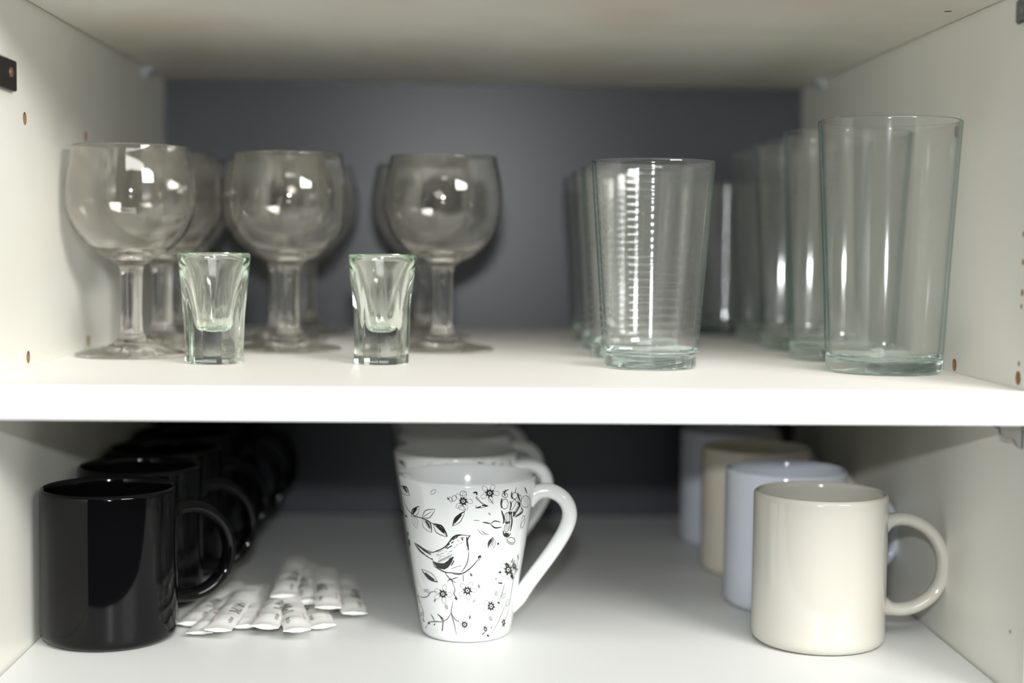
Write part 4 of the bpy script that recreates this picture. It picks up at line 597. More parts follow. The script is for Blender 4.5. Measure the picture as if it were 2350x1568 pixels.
(0.2,[(-4,64.4),(-3.6,64.5),(-3.1,64.7),(-2.7,64.8),(-2.3,64.9),(-1.8,65),(-1.4,65.1)]),
(0.2,[(-8.1,62.9),(-7.7,63.1),(-7.2,63.2),(-6.8,63.4),(-6.3,63.5),(-5.9,63.6),(-5.5,63.7)]),
(0.2,[(-10.2,61.5),(-9.8,61.6),(-9.3,61.8),(-8.9,61.9),(-8.4,62),(-8,62.1),(-7.5,62.2)]),
(0.2,[(1.1,63),(1.5,63.2),(1.9,63.3),(2.4,63.4),(2.8,63.5),(3.3,63.6),(3.7,63.7)]),
(0.2,[(1.1,60.2),(1.6,60.3),(2,60.5),(2.5,60.6),(2.9,60.7),(3.4,60.8),(3.8,60.9)]),
(0.24,[(-27.8,50.6),(-27.3,51.1),(-26.9,51.5),(-26.4,51.9),(-25.9,52.3),(-25.4,52.7),(-24.9,53.1)]),
(0.24,[(-26.2,51.1),(-25.7,51.5),(-25.3,52),(-24.8,52.4),(-24.3,52.8),(-23.8,53.2),(-23.3,53.6)]),
(0.24,[(-24.6,51.5),(-24.1,52),(-23.7,52.5),(-23.3,53),(-22.8,53.4),(-22.2,53.7),(-21.8,54.1)]),
(0.24,[(-23,52),(-22.6,52.5),(-22.2,53),(-21.7,53.5),(-21.2,53.9),(-20.7,54.2),(-20.2,54.6)]),
(0.24,[(-21.4,52.4),(-21,53),(-20.6,53.5),(-20.2,54),(-19.7,54.4),(-19.2,54.7),(-18.7,55.1)]),
(0.24,[(-20,52.8),(-19.5,53.4),(-19.1,54),(-18.7,54.5),(-18.2,54.9),(-17.7,55.2),(-17.3,55.6)]),
(0.24,[(-18.4,53.3),(-18,53.9),(-17.6,54.4),(-17.2,55),(-16.7,55.4),(-16.3,55.7),(-15.8,56.1)]),
(0.24,[(-16.9,53.7),(-16.5,54.3),(-16.2,54.9),(-15.7,55.4),(-15.3,55.9),(-14.8,56.2),(-14.4,56.6)]),
(0.24,[(-15.5,54.1),(-15.1,54.8),(-14.7,55.4),(-14.3,55.9),(-13.8,56.3),(-13.4,56.7),(-13,57)]),
(0.24,[(-14,54.5),(-13.7,55.2),(-13.3,55.8),(-12.9,56.4),(-12.4,56.8),(-12,57.2),(-11.5,57.5)]),
(0.8,[(6.7,96.1),(7.7,96.3),(8.7,96.5),(9.4,96.4),(9.8,96),(9.8,95.3),(10,94.7)]),
(0.35,[(9.5,94.3),(10.8,92.8),(12,91.3),(13.5,90.1),(15.3,89.2),(17.4,88.5),(19.4,87.8)]),
(0.6,[(19.4,87.8),(14.5,88.3)]),
(0.5,[(9.5,86.7),(13.7,87.6)]),
(0.3,[(8.9,88.4),(9.3,87.7),(9.7,87),(10.9,86.7),(13.5,86.8),(17,87.3),(20.4,87.7)]),
(0.3,[(19.4,93.3),(24.4,88.8)]),
(0.3,[(9.1,93.6),(10.6,91.5)]),
(0.4,[(63.9,54.4),(64.2,51.9),(64.4,49.6),(64.2,47.2),(63.5,45),(62.5,42.9),(61.7,40.4),(61.1,37.4),(60.8,34.1),(60.6,30.6),(60.6,26.8),(60.7,23),(60.7,19.2)]),
(0.4,[(39.4,44.3),(35.7,44.6)]),
(0.9,[(37,45.2),(39.4,44.3)]),
(0.8,[(43.4,49.6),(47.7,48.4)]),
(1.2,[(54.2,41.3),(60.1,38.5)]),
(0.9,[(61.3,45.5),(68.8,43.1)]),
(0.6,[(53.7,52),(52.9,49.3)]),
(0.7,[(62.1,53.2),(65.4,49.9)]),
(0.6,[(37.2,38),(42.9,37.2)]),
(0.5,[(33.1,40.5),(34.4,41.1)]),
(0.35,[(46.3,37.2),(45.7,35.4),(45.2,33.6),(44.6,31.7),(43.4,29.4),(42,27.2),(40.6,24.9)]),
(0.7,[(38.9,25.4),(42.5,24.4)]),
(0.25,[(36.2,29.6),(36.5,29.8),(36.9,30),(37.1,30.2),(37.4,30.5),(37.6,30.7),(37.5,31.1),(37.4,31.5),(36.8,32),(36.4,32.4),(36.1,32.7),(35.7,33),(35.3,33.2)]),
(0.25,[(36.2,29.6),(35.8,29.8),(35.3,30.1),(35.1,30.4),(34.7,30.7),(34.3,31),(34.2,31.3),(34.2,31.8),(34.4,32.2),(34.7,32.6),(35,32.8),(35.1,33),(35.3,33.2)]),
(0.2,[(36.2,29.6),(36.1,30.1),(35.9,30.7),(35.9,31.2),(35.8,31.6),(35.7,32),(35.6,32.3)]),
(0.25,[(44.1,27.4),(45,27.4),(45.8,27.5),(46.7,27.5),(47.5,27.6),(48.4,27.7),(49.2,27.9),(49.7,28.4),(50.1,28.9),(50.4,29.3),(50.5,29.7),(50.6,30),(50.6,30.3)]),
(0.25,[(44.1,27.4),(44.2,27.8),(44.1,28.1),(44.2,28.5),(44.2,28.9),(44.5,29.2),(44.9,29.5),(45.8,29.8),(47,30),(48.2,30.1),(49,30.3),(49.9,30.3),(50.6,30.3)]),
(0.2,[(44.1,27.4),(45.2,27.9),(46.1,28.3),(47,28.7),(47.6,29.1),(48.4,29.3),(48.9,29.6)]),
(0.25,[(54.9,20.5),(55.6,20.8),(56.4,21),(57.1,21.3),(58,21.6),(58.6,22),(59.1,22.4),(58.9,23.1),(58.5,23.9),(58.1,24.6),(57.7,25.2),(57.3,25.6),(56.9,26)]),
(0.25,[(54.9,20.5),(54.4,21),(53.9,21.5),(53.4,22),(53.1,22.5),(52.8,23),(52.8,23.6),(53.3,24.2),(54.1,24.8),(54.9,25.2),(55.6,25.6),(56.2,25.8),(56.9,26)]),
(0.2,[(54.9,20.5),(55.2,21.4),(55.5,22.3),(55.7,23),(55.9,23.7),(56.1,24.2),(56.4,24.7)]),
(0.35,[(53.5,23.6),(51.5,21.3),(49.6,19.1),(47.8,17),(46,15),(44.3,13.1),(42.2,11.1),(39.4,8.8),(36.5,6.4),(33.6,3.9)]),
(0.35,[(60.7,19.2),(59.3,16.9),(58,14.7),(56.4,12.5),(54.5,10.3),(52.3,8.1),(50.2,6)]),
(0.3,[(33.7,14),(33.7,14.3),(33.7,14.6),(33.6,14.8),(33.5,15.2),(33.4,15.5),(33,15.8),(32.4,16.1),(31.5,16.5),(30.8,16.7),(30.2,16.9),(29.7,17.1),(29.1,17.2)]),
(0.3,[(33.7,14),(33.1,14.1),(32.5,14.3),(31.8,14.5),(31.2,14.6),(30.6,14.8),(30.1,15.1),(29.7,15.5),(29.5,16),(29.3,16.4),(29.2,16.7),(29.2,17),(29.1,17.2)]),
(0.24,[(33.7,14),(33,14.5),(32.2,15),(31.6,15.4),(31,15.8),(30.7,16.1),(30.2,16.4)]),
(0.8,[(28.5,5),(31.9,4)]),
(0.5,[(22.3,5.4),(25.1,6.7)]),
(0.5,[(33.2,9),(34.7,9.9)]),
(0.6,[(23.7,10.7),(26.8,9.8)]),
(0.25,[(15.8,35.8),(15.9,36),(16,36.2),(16.1,36.4),(16.1,36.6),(16.1,36.8),(16,37.1),(15.8,37.4),(15.4,37.7),(15.1,37.9),(14.8,38.1),(14.6,38.2),(14.4,38.4)]),
(0.25,[(15.8,35.8),(15.6,36),(15.3,36.1),(15,36.3),(14.8,36.4),(14.5,36.6),(14.4,36.9),(14.3,37.2),(14.3,37.5),(14.2,37.8),(14.3,38),(14.4,38.2),(14.4,38.4)]),
(0.2,[(15.8,35.8),(15.6,36.2),(15.4,36.6),(15.2,37),(15,37.3),(14.9,37.5),(14.7,37.7)]),
(0.3,[(7.7,43.5),(7.7,43.7),(7.7,43.9),(7.6,44.1),(7.6,44.3),(7.5,44.5),(7.4,44.7),(7.1,45),(6.7,45.2),(6.4,45.4),(6.1,45.5),(5.9,45.6),(5.7,45.7)]),
(0.3,[(7.7,43.5),(7.4,43.6),(7.1,43.7),(6.9,43.8),(6.6,43.9),(6.3,44.1),(6.1,44.3),(5.9,44.5),(5.8,44.9),(5.7,45.1),(5.7,45.3),(5.7,45.5),(5.7,45.7)]),
(0.24,[(7.7,43.5),(7.3,43.9),(7,44.2),(6.8,44.5),(6.5,44.7),(6.3,45),(6.2,45.1)]),
(0.3,[(6.1,16),(6.3,16.2),(6.6,16.3),(6.8,16.5),(7,16.7),(7.1,16.9),(7.3,17.1),(7.2,17.4),(7.1,17.7),(7,18),(6.9,18.2),(6.8,18.4),(6.6,18.5)]),
(0.3,[(6.1,16),(6,16.2),(5.8,16.4),(5.7,16.6),(5.5,16.8),(5.5,17),(5.4,17.3),(5.6,17.5),(5.8,17.8),(6.1,18.1),(6.3,18.3),(6.4,18.4),(6.6,18.5)]),
(0.24,[(6.1,16),(6.2,16.4),(6.3,16.8),(6.3,17.2),(6.4,17.5),(6.5,17.7),(6.5,17.9)]),
(0.15,[(9.9,26.7),(10.1,26.8),(10.3,26.9),(10.5,27.1),(10.8,27.2),(11,27.3),(11.2,27.5),(11.4,27.8),(11.4,28.1),(11.5,28.3),(11.6,28.5),(11.6,28.7),(11.6,28.8)]),
(0.15,[(9.9,26.7),(9.9,26.9),(9.9,27.1),(9.9,27.3),(9.9,27.4),(9.9,27.7),(10.1,27.9),(10.3,28.1),(10.7,28.3),(11,28.5),(11.2,28.6),(11.4,28.7),(11.6,28.8)]),
(0.12,[(9.9,26.7),(10.1,27.1),(10.4,27.4),(10.6,27.7),(10.8,27.9),(11,28.1),(11.1,28.3)])]

# ---------------------------------------------------------------- wine glasses
def wine_glass(loc, rotz, label, group):
    t = thing('wine_glass', label, 'wine glass', loc, rotz, group)
    foot = [(0, 0.9), (20, 0.8), (32, 0.4), (35.6, 0.3), (36.5, 0.9), (36.3, 1.7), (34, 2.5), (28, 3.7), (20, 5.6), (14, 7.8), (10.8, 10.0), (9.0, 12.0), (8.6, 13.0)]
    stem = [(8.6, 13.0), (8.7, 13.7), (8.1, 14.5), (7.3, 16.0), (6.9, 20), (6.7, 30), (6.8, 42), (7.2, 54), (7.8, 58.4), (9.0, 60.3), (10.8, 61.4), (11.4, 62.1), (12.2, 62.9)]
    outer = [(12.2, 62.9), (17.0, 64.9), (24.0, 69.0), (30.6, 74.7), (36.0, 82), (39.7, 90), (41.5, 98.5), (42.0, 107), (41.4, 115.5), (39.9, 124.5), (38.2, 132.5), (37.3, 136.6)]
    inner = [(36.0, 136.6), (36.7, 132.5), (38.4, 124.5), (39.9, 115.5), (40.5, 107), (40.0, 98.7), (38.0, 90.6), (34.1, 83.2), (28.4, 76.4), (21, 71.0), (11, 67.8), (0.0, 67.0)]
    bm = bmesh.new(); revolve(bm, foot[:4] + smooth_prof(foot[3:], 4)[1:], 96); link_mesh('foot', bm, WINE, t, angle=180)
    bm = bmesh.new(); revolve(bm, smooth_prof(stem, 4), 48); link_mesh('stem', bm, WINE, t, angle=180)
    rim = [(36.9, 137.1), (36.4, 137.1)]
    bm = bmesh.new(); revolve(bm, smooth_prof(outer, 4) + rim + smooth_prof(inner, 4), 96); link_mesh('bowl', bm, WINE, t, angle=180)
    return t
GW = 'clear round-bowled wine glasses on the middle shelf'
wines = [((42.6, 204), 0, 'clear wine glass standing front left, against the left wall'),
         ((45.2, 293), 1, 'clear wine glass directly behind the front left wine glass, half covered by it'),
         ((40.5, 380), 2, 'clear wine glass at the back of the left row, almost wholly hidden by two others'),
         ((139.0, 264.5), 3, 'clear wine glass between the two shot glasses, seen whole'),
         ((121.5, 353), 4, 'clear wine glass close behind the one between the shot glasses'),
         ((133.5, 447), 5, 'clear wine glass farthest back behind the one between the shot glasses'),
         ((246.6, 274.2), 6, 'clear wine glass standing behind and right of the second shot glass'),
         ((230.8, 402), 7, 'clear wine glass at the back, peeking out left of the rightmost wine glass')]
w0 = wine_glass((*wines[0][0], 0.15), 0.0, wines[0][2], GW)
for (x, y), k, lab in wines[1:]:
    dup(w0, (x, y, 0.15), 0.4 * k, lab, GW)

# ---------------------------------------------------------------- shot glasses
def shot_glass(loc, label, k, flutes, rotz):
    bm = bmesh.new()
    out = [(0, 1.6), (9, 1.5), (13.5, 0.7), (16.0, 0.1), (17.2, 0.5), (17.7, 1.6), (17.8, 5), (18.0, 12), (18.3, 20), (18.8, 30), (19.5, 38), (20.3, 46), (21.1, 53), (21.7, 59), (22.1, 64), (22.2, 67.2), (22.0, 68.3),
           (21.4, 68.7), (20.8, 68.2), (19.9, 64.5), (17.9, 59), (15.0, 51), (12.6, 43), (10.7, 35), (9.2, 28), (8.0, 24), (6.5, 21.6), (4.2, 20.4), (0, 19.9)]
    out = [(r * (k if z > 40 else (k + (1 - k) * (40 - max(z, 0)) / 40)), z) for r, z in out]
    def mod(i, r, z, t):
        if i > 15 or i < 4: return r
        w = max(0.0, min(1.0, (50 - z) / 9.0))              # flutes fade out in arches below the rim
        ph = (t * flutes / (2 * math.pi)) % 1.0
        a = (ph - .5) * 2 * math.pi / flutes
        flat = math.cos(math.pi / flutes) / math.cos(a)      # a regular polygon
        return r * (1 - w + w * (0.25 + 0.75 * flat)) * (1 + 0.012 * w)
    revolve(bm, out, 120, mod)
    o = link_mesh('shot_glass', bm, SHOT, angle=180)
    o.location = Vector(loc) * MM; o.rotation_euler = (0, 0, rotz)
    return tag(o, label, 'shot glass', 'thick-based shot glasses at the shelf front')
shot_glass((105.0, 152.0, 0.1), 'thick-based shot glass in front of the left wine glasses, the wider one', 1.0, 10, 0.1)
shot_glass((209.2, 158.0, 0.1), 'thick-based shot glass in front of the rightmost wine glass, the slimmer one', 0.955, 10, 0.31)

# ---------------------------------------------------------------- tumblers
def ribbed_tumbler(loc, label, group):
    bm = bmesh.new()
    prof = [(0, 1.0), (18, 0.9), (25.5, 0.3), (27.2, 0.0), (28.4, 0.5), (28.9, 1.8), (29.3, 5), (29.9, 12), (30.3, 17)]
    z = 19.0
    while z < 122:
        r = 30.3 + (z - 17) * (38.4 - 30.3) / (127 - 17)
        a = 0.20 if z < 70 else 0.10
        prof += [(r + .02, z), (r + 0.14 + a * .3, z + 0.75), (r + 0.18 + a, z + 1.3), (r + 0.2 + a * .3, z + 1.85), (r + .24, z + 2.6)]
        z += 4.9
    prof += [(38.3, 125), (38.5, 127.6), (38.2, 128.4), (37.5, 128.6), (36.9, 128.2), (36.5, 125), (33.0, 80), (30.2, 42), (28.3, 19), (27.5, 12.5), (25.6, 9.6), (20, 8.2), (10, 7.7), (0, 7.6)]
    revolve(bm, prof, 128); thick_base(bm, 11.5)
    o = link_mesh('ribbed_tumbler', bm, [TUMB_THIN, TUMB], angle=180)
    o.location = Vector(loc) * MM
    return tag(o, label, 'tumbler', group)
GR = 'finely ribbed glass tumblers'
rt = ribbed_tumbler((377.8, 143.4, 0.15), 'ribbed clear tumbler standing alone at the shelf front, fine rings all around', GR)
for (x, y), rz, lab in [((378.0, 223), 1.0, 'ribbed clear tumbler first behind the front ribbed tumbler'),
                        ((378.2, 303), 2.0, 'ribbed clear tumbler third in the row behind the front ribbed tumbler'),
                        ((378.0, 384), 3.0, 'ribbed clear tumbler at the far end of the front ribbed row, near the back panel'),
                        ((489.5, 493), 4.0, 'ribbed clear tumbler against the back panel, seen between the two tumbler rows')]:
    dup(rt, (x, y, 0.15), rz, lab, GR)

def tall_tumbler(loc, label, group):
    bm = bmesh.new()
    prof = [(0, 1.2), (22, 1.0), (31, 0.3), (33.2, 0.0), (34.4, 0.6), (34.9, 2.2), (35.3, 7), (35.7, 13), (36.3, 24), (38.0, 60), (39.9, 95), (41.7, 128), (42.8, 148), (43.2, 152.4), (42.9, 153.5), (42.2, 153.8),
            (41.5, 153.4), (41.2, 151), (39.9, 128), (38.0, 95), (36.0, 60), (34.0, 24), (33.2, 13), (31.4, 9.2), (26, 7.4), (14, 6.7), (0, 6.6)]
    head = smooth_prof(prof[6:15], 3); tail = smooth_prof(prof[16:], 3)
    revolve(bm, smooth_prof(prof[:7], 2)[:-1] + head + [prof[15]] + tail, 112); thick_base(bm, 11.0)
    o = link_mesh('tall_tumbler', bm, [TUMB_THIN, TUMB], angle=180)
    o.location = Vector(loc) * MM
    return tag(o, label, 'tumbler', group)
GT = 'tall smooth glass tumblers along the right wall'
tt = tall_tumbler((520.2, 124.0, 0.15), 'tall smooth tumbler at the front right, the largest glass on the shelf', GT)
for (x, y), rz, lab in [((520.0, 221), 0.7, 'tall smooth tumbler right behind the largest front right glass'),
                        ((520.0, 317), 1.4, 'tall smooth tumbler third in the row along the right wall'),
                        ((519.5, 410), 2.1, 'tall smooth tumbler rearmost in the row along the right wall')]:
    dup(tt, (x, y, 0.15), rz, lab, GT)

# ---------------------------------------------------------------- straight mugs
def mug_cup_profile(R, Hh, wall=3.6):
    return [(0, 2.2), (R * .72, 2.2), (R * .80, 0.4), (R * .86, 0.0), (R * .92, 0.9), (R * .975, 2.8), (R * .993, 5.2), (R, 8.5), (R, Hh * .5), (R, Hh - 4),
            (R, Hh - 1.6), (R - .7, Hh - .5), (R - 1.7, Hh), (R - 2.8, Hh - .5), (R - wall + .1, Hh - 1.8), (R - wall, Hh - 5), (R - wall, Hh * .5), (R - wall, 16),
            (R - wall - 1.5, 10.5), (R - wall - 5.5, 7.2), (R * .5, 6.0), (0, 5.8)]
HANDLE = [(38.8, 72.7), (45.1, 75.5), (52.5, 76.4), (61.0, 74.5), (69.5, 69.4), (75.6, 62.2), (79.3, 53.2), (80.0, 44.2), (78.1, 35.2), (72.6, 27.2), (64.1, 21.5), (54.9, 19.0), (46.4, 19.5), (38.8, 22.7)]
def straight_mug(loc, rotz, label, group, mt, R=41.2, Hh=94.0):
    t = thing('mug', label, 'mug', loc, rotz, group)
    bm = bmesh.new(); revolve(bm, mug_cup_profile(R, Hh), 112); link_mesh('cup', bm, mt, t, angle=50)
    path = smooth_prof(HANDLE, 5)
    n = len(path)
    wr, hr = [], []
    for i in range(n):
        s = i / (n - 1); e = max(0, 1 - min(s, 1 - s) / .10)
        wr.append(4.1 + 3.6 * e ** 1.6); hr.append(6.0 + 3.0 * e ** 1.6)
    bm = bmesh.new(); sweep(bm, path, wr, hr, 24); link_mesh('handle', bm, mt, t, angle=60)
    return t
def recolour(t, mt):
    for c in t.children:
        me = c.data.copy(); me.materials[0] = mt; c.data = me
Z0 = F + 0.1
GB = 'glossy black mugs in the left row'
bmug = straight_mug((43.2, 134.0, Z0), math.radians(34), 'glossy black mug at the front left, beside the paper sugar sticks', GB, BLACKC)
for x, y, rz, lab in [(43.6, 222.5, 31, 'glossy black mug second in the black row, its rim showing behind the first'),
                      (44.0, 311, 36, 'glossy black mug in the middle of the black row along the left wall'),
                      (44.0, 399, 31, 'glossy black mug fourth in the black row, deep in shade'),
                      (46.0, 488, 33, 'glossy black mug rearmost of the black row, against the back panel')]:
    dup(bmug, (x, y, Z0), math.radians(rz), lab, GB)
GP = 'plain cream and white mugs in the right row'
cmug = straight_mug((483.4, 125.0, Z0), math.radians(3), 'cream mug at the front right with its round handle to the right', GP, BEIGE)
for x, y, rz, mt, lab in [(483.4, 220, 8, COOLW, 'bluish white mug directly behind the front cream mug'),
                          (484.8, 325, 6, TAN, 'cream tan mug third in the right row, half in shelf shadow'),
                          (485.0, 430, 5, COOLW, 'bluish white mug rearmost in the right row, only its left edge visible')]:
    recolour(dup(cmug, (x, y, Z0), math.radians(rz), lab, GP), mt)

# ---------------------------------------------------------------- bird mugs
def cone_r(z): return 27.9 + 0.157 * z
def on_cup(th, z, off):
    r = cone_r(z) + off; a = math.radians(th)
    return Vector((r * math.sin(a), -r * math.cos(a), z))
def ink_stroke(bm, w, pts, turn, off=0.10):
    ps = [on_cup(th + turn, z, off) for th, z in pts]
    ns = [Vector((p.x, p.y, 0)).normalized() for p in ps]
    n = len(ps); closed = n > 6 and (ps[0] - ps[-1]).length < 0.6
    va, vb = [], []
    for i in range(n):
        t = (ps[min(i + 1, n - 1)] - ps[max(i - 1, 0)])
        if t.length < 1e-6: return
        s = t.normalized().cross(ns[i]).normalized()
        k = 1.0 if closed else (0.25 + 0.75 * math.sin(math.pi * (i + .5) / n)) if n > 3 else 1.0
        h = s * (w * .68 * k)
        va.append(bm.verts.new(ps[i] + h)); vb.append(bm.verts.new(ps[i] - h))
    for i in range(n - 1):
        f = bm.faces.new((va[i], va[i + 1], vb[i + 1], vb[i])); f.material_index = 2 if w < 0.34 else 1; f.smooth = True
        f.normal_update()
        if f.normal.dot(ns[i]) < 0: f.normal_flip()
def ink_band(bm, A, B, turn, off=0.12):
    va = [bm.verts.new(on_cup(th + turn, z, off)) for th, z in A]; vb = [bm.verts.new(on_cup(th + turn, z, off)) for th, z in B]
    for i in range(len(va) - 1):
        f = bm.faces.new((va[i], va[i + 1], vb[i + 1], vb[i])); f.material_index = 1; f.smooth = True
        f.normal_update()
        if f.normal.dot(Vector((va[i].co.x, va[i].co.y, 0))) < 0: f.normal_flip()
BIRD_HANDLE = [(37.5, 85.0), (43, 89.3), (49, 91.0), (55, 89.8), (60.5, 86.0), (63.8, 80.2), (64.2, 73.5), (61.5, 65.5), (57.0, 57.5), (51.0, 48.5), (44.5, 39.5), (38.5, 31.0), (33.6, 23.0), (30.9, 17.6), (29.5, 13.6)]
def bird_mug(loc, rotz, label, group):
    t = thing('bird_mug', label, 'mug', loc, rotz, group)
    Hh = 101.0
    prof = [(0, 2.0), (20, 2.0), (23, 0.4), (24.5, 0.0), (26.3, 0.5), (27.7, 1.8), (28.5, 4.0), (cone_r(10), 10), (cone_r(40), 40), (cone_r(70), 70), (cone_r(98), 98), (cone_r(99.6), 99.6),
            (cone_r(101) - .8, 100.6), (cone_r(101) - 1.6, 101.0), (cone_r(101) - 2.5, 100.6), (cone_r(99) - 3.0, 99.3), (cone_r(90) - 3.2, 90), (cone_r(50) - 3.2, 50), (cone_r(16) - 3.4, 16), (22.5, 9.5), (17, 6.6), (8, 6.0), (0, 5.9)]
    bm = bmesh.new(); revolve(bm, prof, 112)
    for turn in (0, 178):
        for e in INK:
            if e[0] > 0: ink_stroke(bm, e[0], e[1], turn)
            else: ink_band(bm, e[1], e[2], turn)
    link_mesh('cup', bm, [PORC, INKM, INKG], t, angle=50)
    path = smooth_prof(BIRD_HANDLE, 5); n = len(path); wr, hr = [], []
    for i in range(n):
        s = i / (n - 1); e = max(0, 1 - min(s, 1 - s) / .12)
        tp = max(0.0, (s - .86) / .14)
        wr.append(4.7 + (1.8 * e ** 1.5 if s < .5 else -3.6 * tp ** 1.3)); hr.append(5.6 + (1.6 * e ** 1.5 if s < .5 else -2.6 * tp))
    bm = bmesh.new(); sweep(bm, path, wr, hr, 24); link_mesh('handle', bm, PORC, t, angle=60)
    return t
GBM = 'white mugs printed with birds and flowers'
bird0 = bird_mug((264.0, 144.0, Z0), math.radians(-3), 'white tapered mug printed with a bird and flowers, frontmost in the middle', GBM)
for x, y, rz, lab in [(256.7, 252, 2, 'white printed mug directly behind the front bird mug'),
                      (255.6, 346, 0, 'white printed mug third in the middle row, rim just under the shelf'),
                      (248.0, 441, 3, 'white printed mug rearmost in the middle row, only its handle showing')]:
    dup(bird0, (x, y, Z0), math.radians(rz), lab, GBM)

# ---------------------------------------------------------------- paper sugar sticks
def squiggle(bm, pts, w, zoff, surf, mi):
    ps = [Vector((x, y, surf(x, y) + zoff)) for x, y in pts]
    va, vb = [], []
    n = len(ps)
    for i in range(n):
        t = ps[min(i + 1, n - 1)] - ps[max(i - 1, 0)]
        s = Vector((-t.y, t.x, 0)).normalized() * (w * .5)
        va.append(bm.verts.new(ps[i] + s)); vb.append(bm.verts.new(ps[i] - s))
    for i in range(n - 1):
        f = bm.faces.new((va[i], va[i + 1], vb[i + 1], vb[i])); f.material_index = mi
        f.normal_update()
        if f.normal.z < 0: f.normal_flip()
SCRIPT = [[(0, 0), (1.2, 2.6), (2.2, 5.4), (1.4, 6.2), (0.9, 4.4), (1.6, 0.6), (2.6, 0.4)], [(2.8, 1.2), (4.0, 2.6), (3.4, 3.2), (2.9, 1.4), (3.9, 0.2), (5.0, 1.0)],
          [(5.0, 1.0), (6.6, 5.6), (5.9, 6.0), (5.5, 3.6), (6.0, 0.4), (6.9, 0.6)], [(7.2, 0), (8.2, 5.8), (9.6, 0.2), (11.2, 6.0)], [(9.8, 2.6), (10.9, 3.2), (11.4, 0.4), (10.2, 0.4), (9.9, 2.2)],
          [(12.3, 5.4), (12.0, 1.0), (13.0, 0.3)], [(11.4, 3.6), (13.4, 3.9)], [(13.6, 2.4), (14.8, 3.0), (14.4, 0.3), (13.5, 1.2)]]
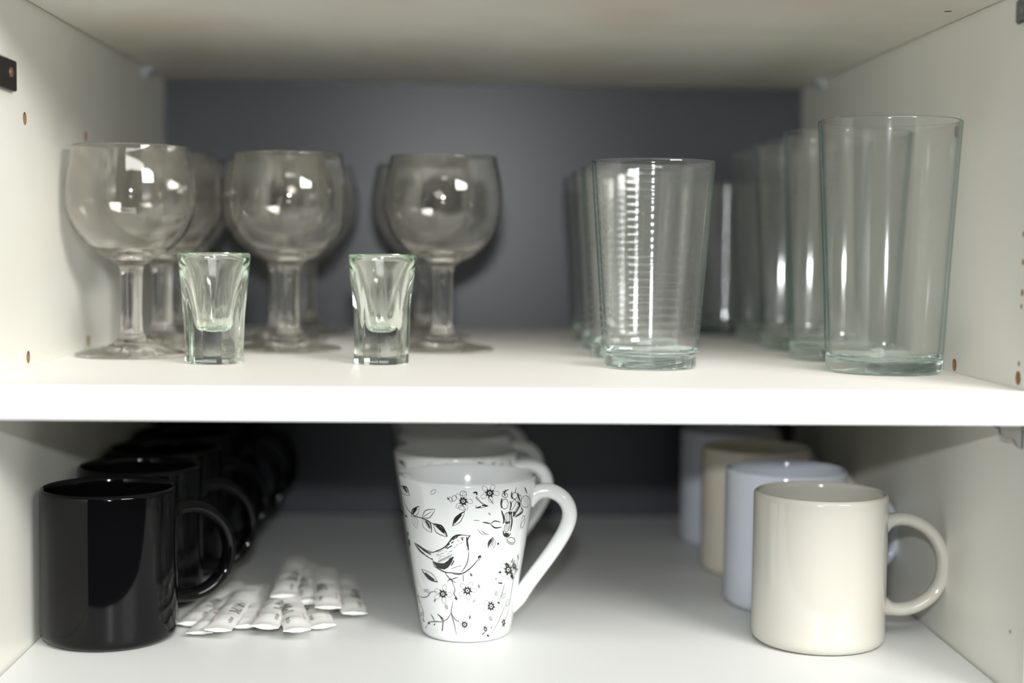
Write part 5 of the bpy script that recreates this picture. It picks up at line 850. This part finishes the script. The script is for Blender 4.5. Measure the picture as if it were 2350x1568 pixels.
# tiny capitals, 2 units high, drawn as strokes
CAPS = {'A': [[(0, 0), (.6, 2), (1.2, 0)], [(.25, .8), (.95, .8)]], 'Z': [[(0, 2), (1.2, 2), (0, 0), (1.2, 0)]], 'U': [[(0, 2), (0, .3), (.6, 0), (1.2, .3), (1.2, 2)]],
        'C': [[(1.2, 1.7), (.6, 2), (0, 1.2), (0, .7), (.6, 0), (1.2, .3)]], 'R': [[(0, 0), (0, 2), (1.1, 1.6), (.1, 1.0), (1.2, 0)]]}
def stick(front, back, zf, zb, label, seed, flip=0, L=108.0, Wd=17.0, side=1):
    rnd = random.Random(seed)
    bm = bmesh.new()
    nu, nv = 36, 12
    puff = 2.5 + rnd.random() * .5; ph = rnd.random() * 6
    lens = 0.9 + rnd.random() * 1.0
    def hgt(x, y):
        e = min(y, L - y)
        k = max(0.0, min(1.0, (e - 5.0) / 13.0)); k = k * k * (3 - 2 * k)
        u = max(-1.0, min(1.0, x / (Wd / 2)))
        lump = 1 + .16 * math.sin(y * .21 + ph) + .08 * math.sin(y * .55 + ph * 2)
        fold = 0.18 * math.sin(x * 1.1 + ph) * (1 - k)
        endl = lens * (1 - abs(u) ** 1.6) * max(0, 1 - e / 16.0)
        return (puff * k * lump * (1 - abs(u) ** 2.2)) + fold * .6 + 0.16 + endl
    top, bot = [], []
    for i in range(nu + 1):
        y = L * i / nu; tr, br = [], []
        for j in range(nv + 1):
            x = (j / nv - .5) * Wd
            h = hgt(x, y); base = puff + .3
            wob = .25 * math.sin(y * .3 + ph) * (x / Wd)
            edge = j in (0, nv)
            tr.append(bm.verts.new((x + (.3 * math.sin(y * .35 + ph) if edge else 0), y, base + h + wob)))
            br.append(bm.verts.new((x + (.3 * math.sin(y * .35 + ph) if edge else 0), y, base - (h - .16) * .85 + wob - .16)))
        top.append(tr); bot.append(br)
    for i in range(nu):
        for j in range(nv):
            bm.faces.new((top[i][j], top[i][j + 1], top[i + 1][j + 1], top[i + 1][j]))
            bm.faces.new((bot[i][j], bot[i + 1][j], bot[i + 1][j + 1], bot[i][j + 1]))
        bm.faces.new((bot[i][0], top[i][0], top[i + 1][0], bot[i + 1][0])); bm.faces.new((bot[i][nv], bot[i + 1][nv], top[i + 1][nv], top[i][nv]))
    for j in range(nv):
        bm.faces.new((bot[0][j], bot[0][j + 1], top[0][j + 1], top[0][j])); bm.faces.new((bot[nu][j], top[nu][j], top[nu][j + 1], bot[nu][j + 1]))
    def surf(x, y): return puff + .3 + hgt(x, y) + .25 * math.sin(y * .3 + ph) * (x / Wd)
    def dense(p, k=5):
        out = []
        for a, b in zip(p[:-1], p[1:]):
            for q in range(k): out.append((a[0] + (b[0] - a[0]) * q / k, a[1] + (b[1] - a[1]) * q / k))
        return out + [p[-1]]
    sx = side
    # script runs along the stick, small capitals nearer the front end, a pale pink bar at the side
    for st in SCRIPT:
        pts = smooth_prof(st, 5)
        squiggle(bm, [(sx * (1.0 + 5.6 - q[1] * 1.05), 34 + q[0] * 1.55) for q in pts], .85, .10, surf, 1)
    ox = 0
    for ch in 'AZUCAR':
        for st in CAPS[ch]: squiggle(bm, [(sx * (5.6 - q[1] * 1.0), 12 + ox + q[0] * 1.05) for q in dense(st, 3)], .34, .10, surf, 1)
        ox += 1.75
    squiggle(bm, [(-sx * 5.5, 16 + q * 2.0) for q in range(9)], 1.7, .08, surf, 2)
    o = link_mesh('sugar_stick', bm, [PAPER, PRINT, PINK], angle=50)
    fx, fy = front; dx, dy = back[0] - fx, back[1] - fy
    ang = math.atan2(-dx, dy)
    pitch = math.atan2(zb - zf, L)
    o.rotation_euler = Euler((pitch, math.radians(rnd.uniform(-4, 4)), ang), 'XYZ')
    o.location = Vector((fx, fy, F + zf)) * MM
    return tag(o, label, 'sugar stick', 'white paper sugar sticks in a loose pile')
STICKS = [
    ((89.8, 151), (96, 209), .5, .6, 'leftmost white paper sugar stick, its front end under the black mug handle', 1, 1),
    ((99.5, 128), (108, 230), .4, .5, 'narrow-looking white sugar stick second from the left, under its neighbour', 2, 1),
    ((111.6, 121), (116, 219), 4.4, 5.0, 'white sugar stick in front near the black mug, small print by its front end', 3, 1),
    ((125.3, 144), (121, 230), .5, .6, 'white sugar stick with a bulging blank front end, fourth from the left', 4, -1),
    ((139.5, 127), (142, 230), 4.6, 5.2, 'white sugar stick at the middle of the pile with script and small print', 5, 1),
    ((160.6, 118), (143, 216), 4.8, 5.6, 'frontmost white sugar stick right of the pile middle, slanting left', 6, -1),
    ((173.8, 144), (152, 236), .6, .8, 'white sugar stick with small print, right of the frontmost slanting one', 7, -1),
    ((175.6, 160), (166, 250), 8.6, 9.4, 'raised white sugar stick resting on others at the right of the pile', 8, -1),
    ((191.5, 170), (177, 275), 2.2, 1.6, 'rightmost white sugar stick with dark script, nearest the bird mug', 9, 1),
    ((144.0, 184), (141, 290), 10.0, 11.0, 'white sugar stick lying on top at the back of the pile, farthest in', 10, 1),
    ((160.5, 186), (150, 284), 5.6, 6.4, 'white sugar stick wedged between the topmost one and the raised right one', 11, -1),
]
for f, b, zf, zb, lab, sd, side in STICKS:
    stick(f, b, zf, zb, lab, sd, side=side)
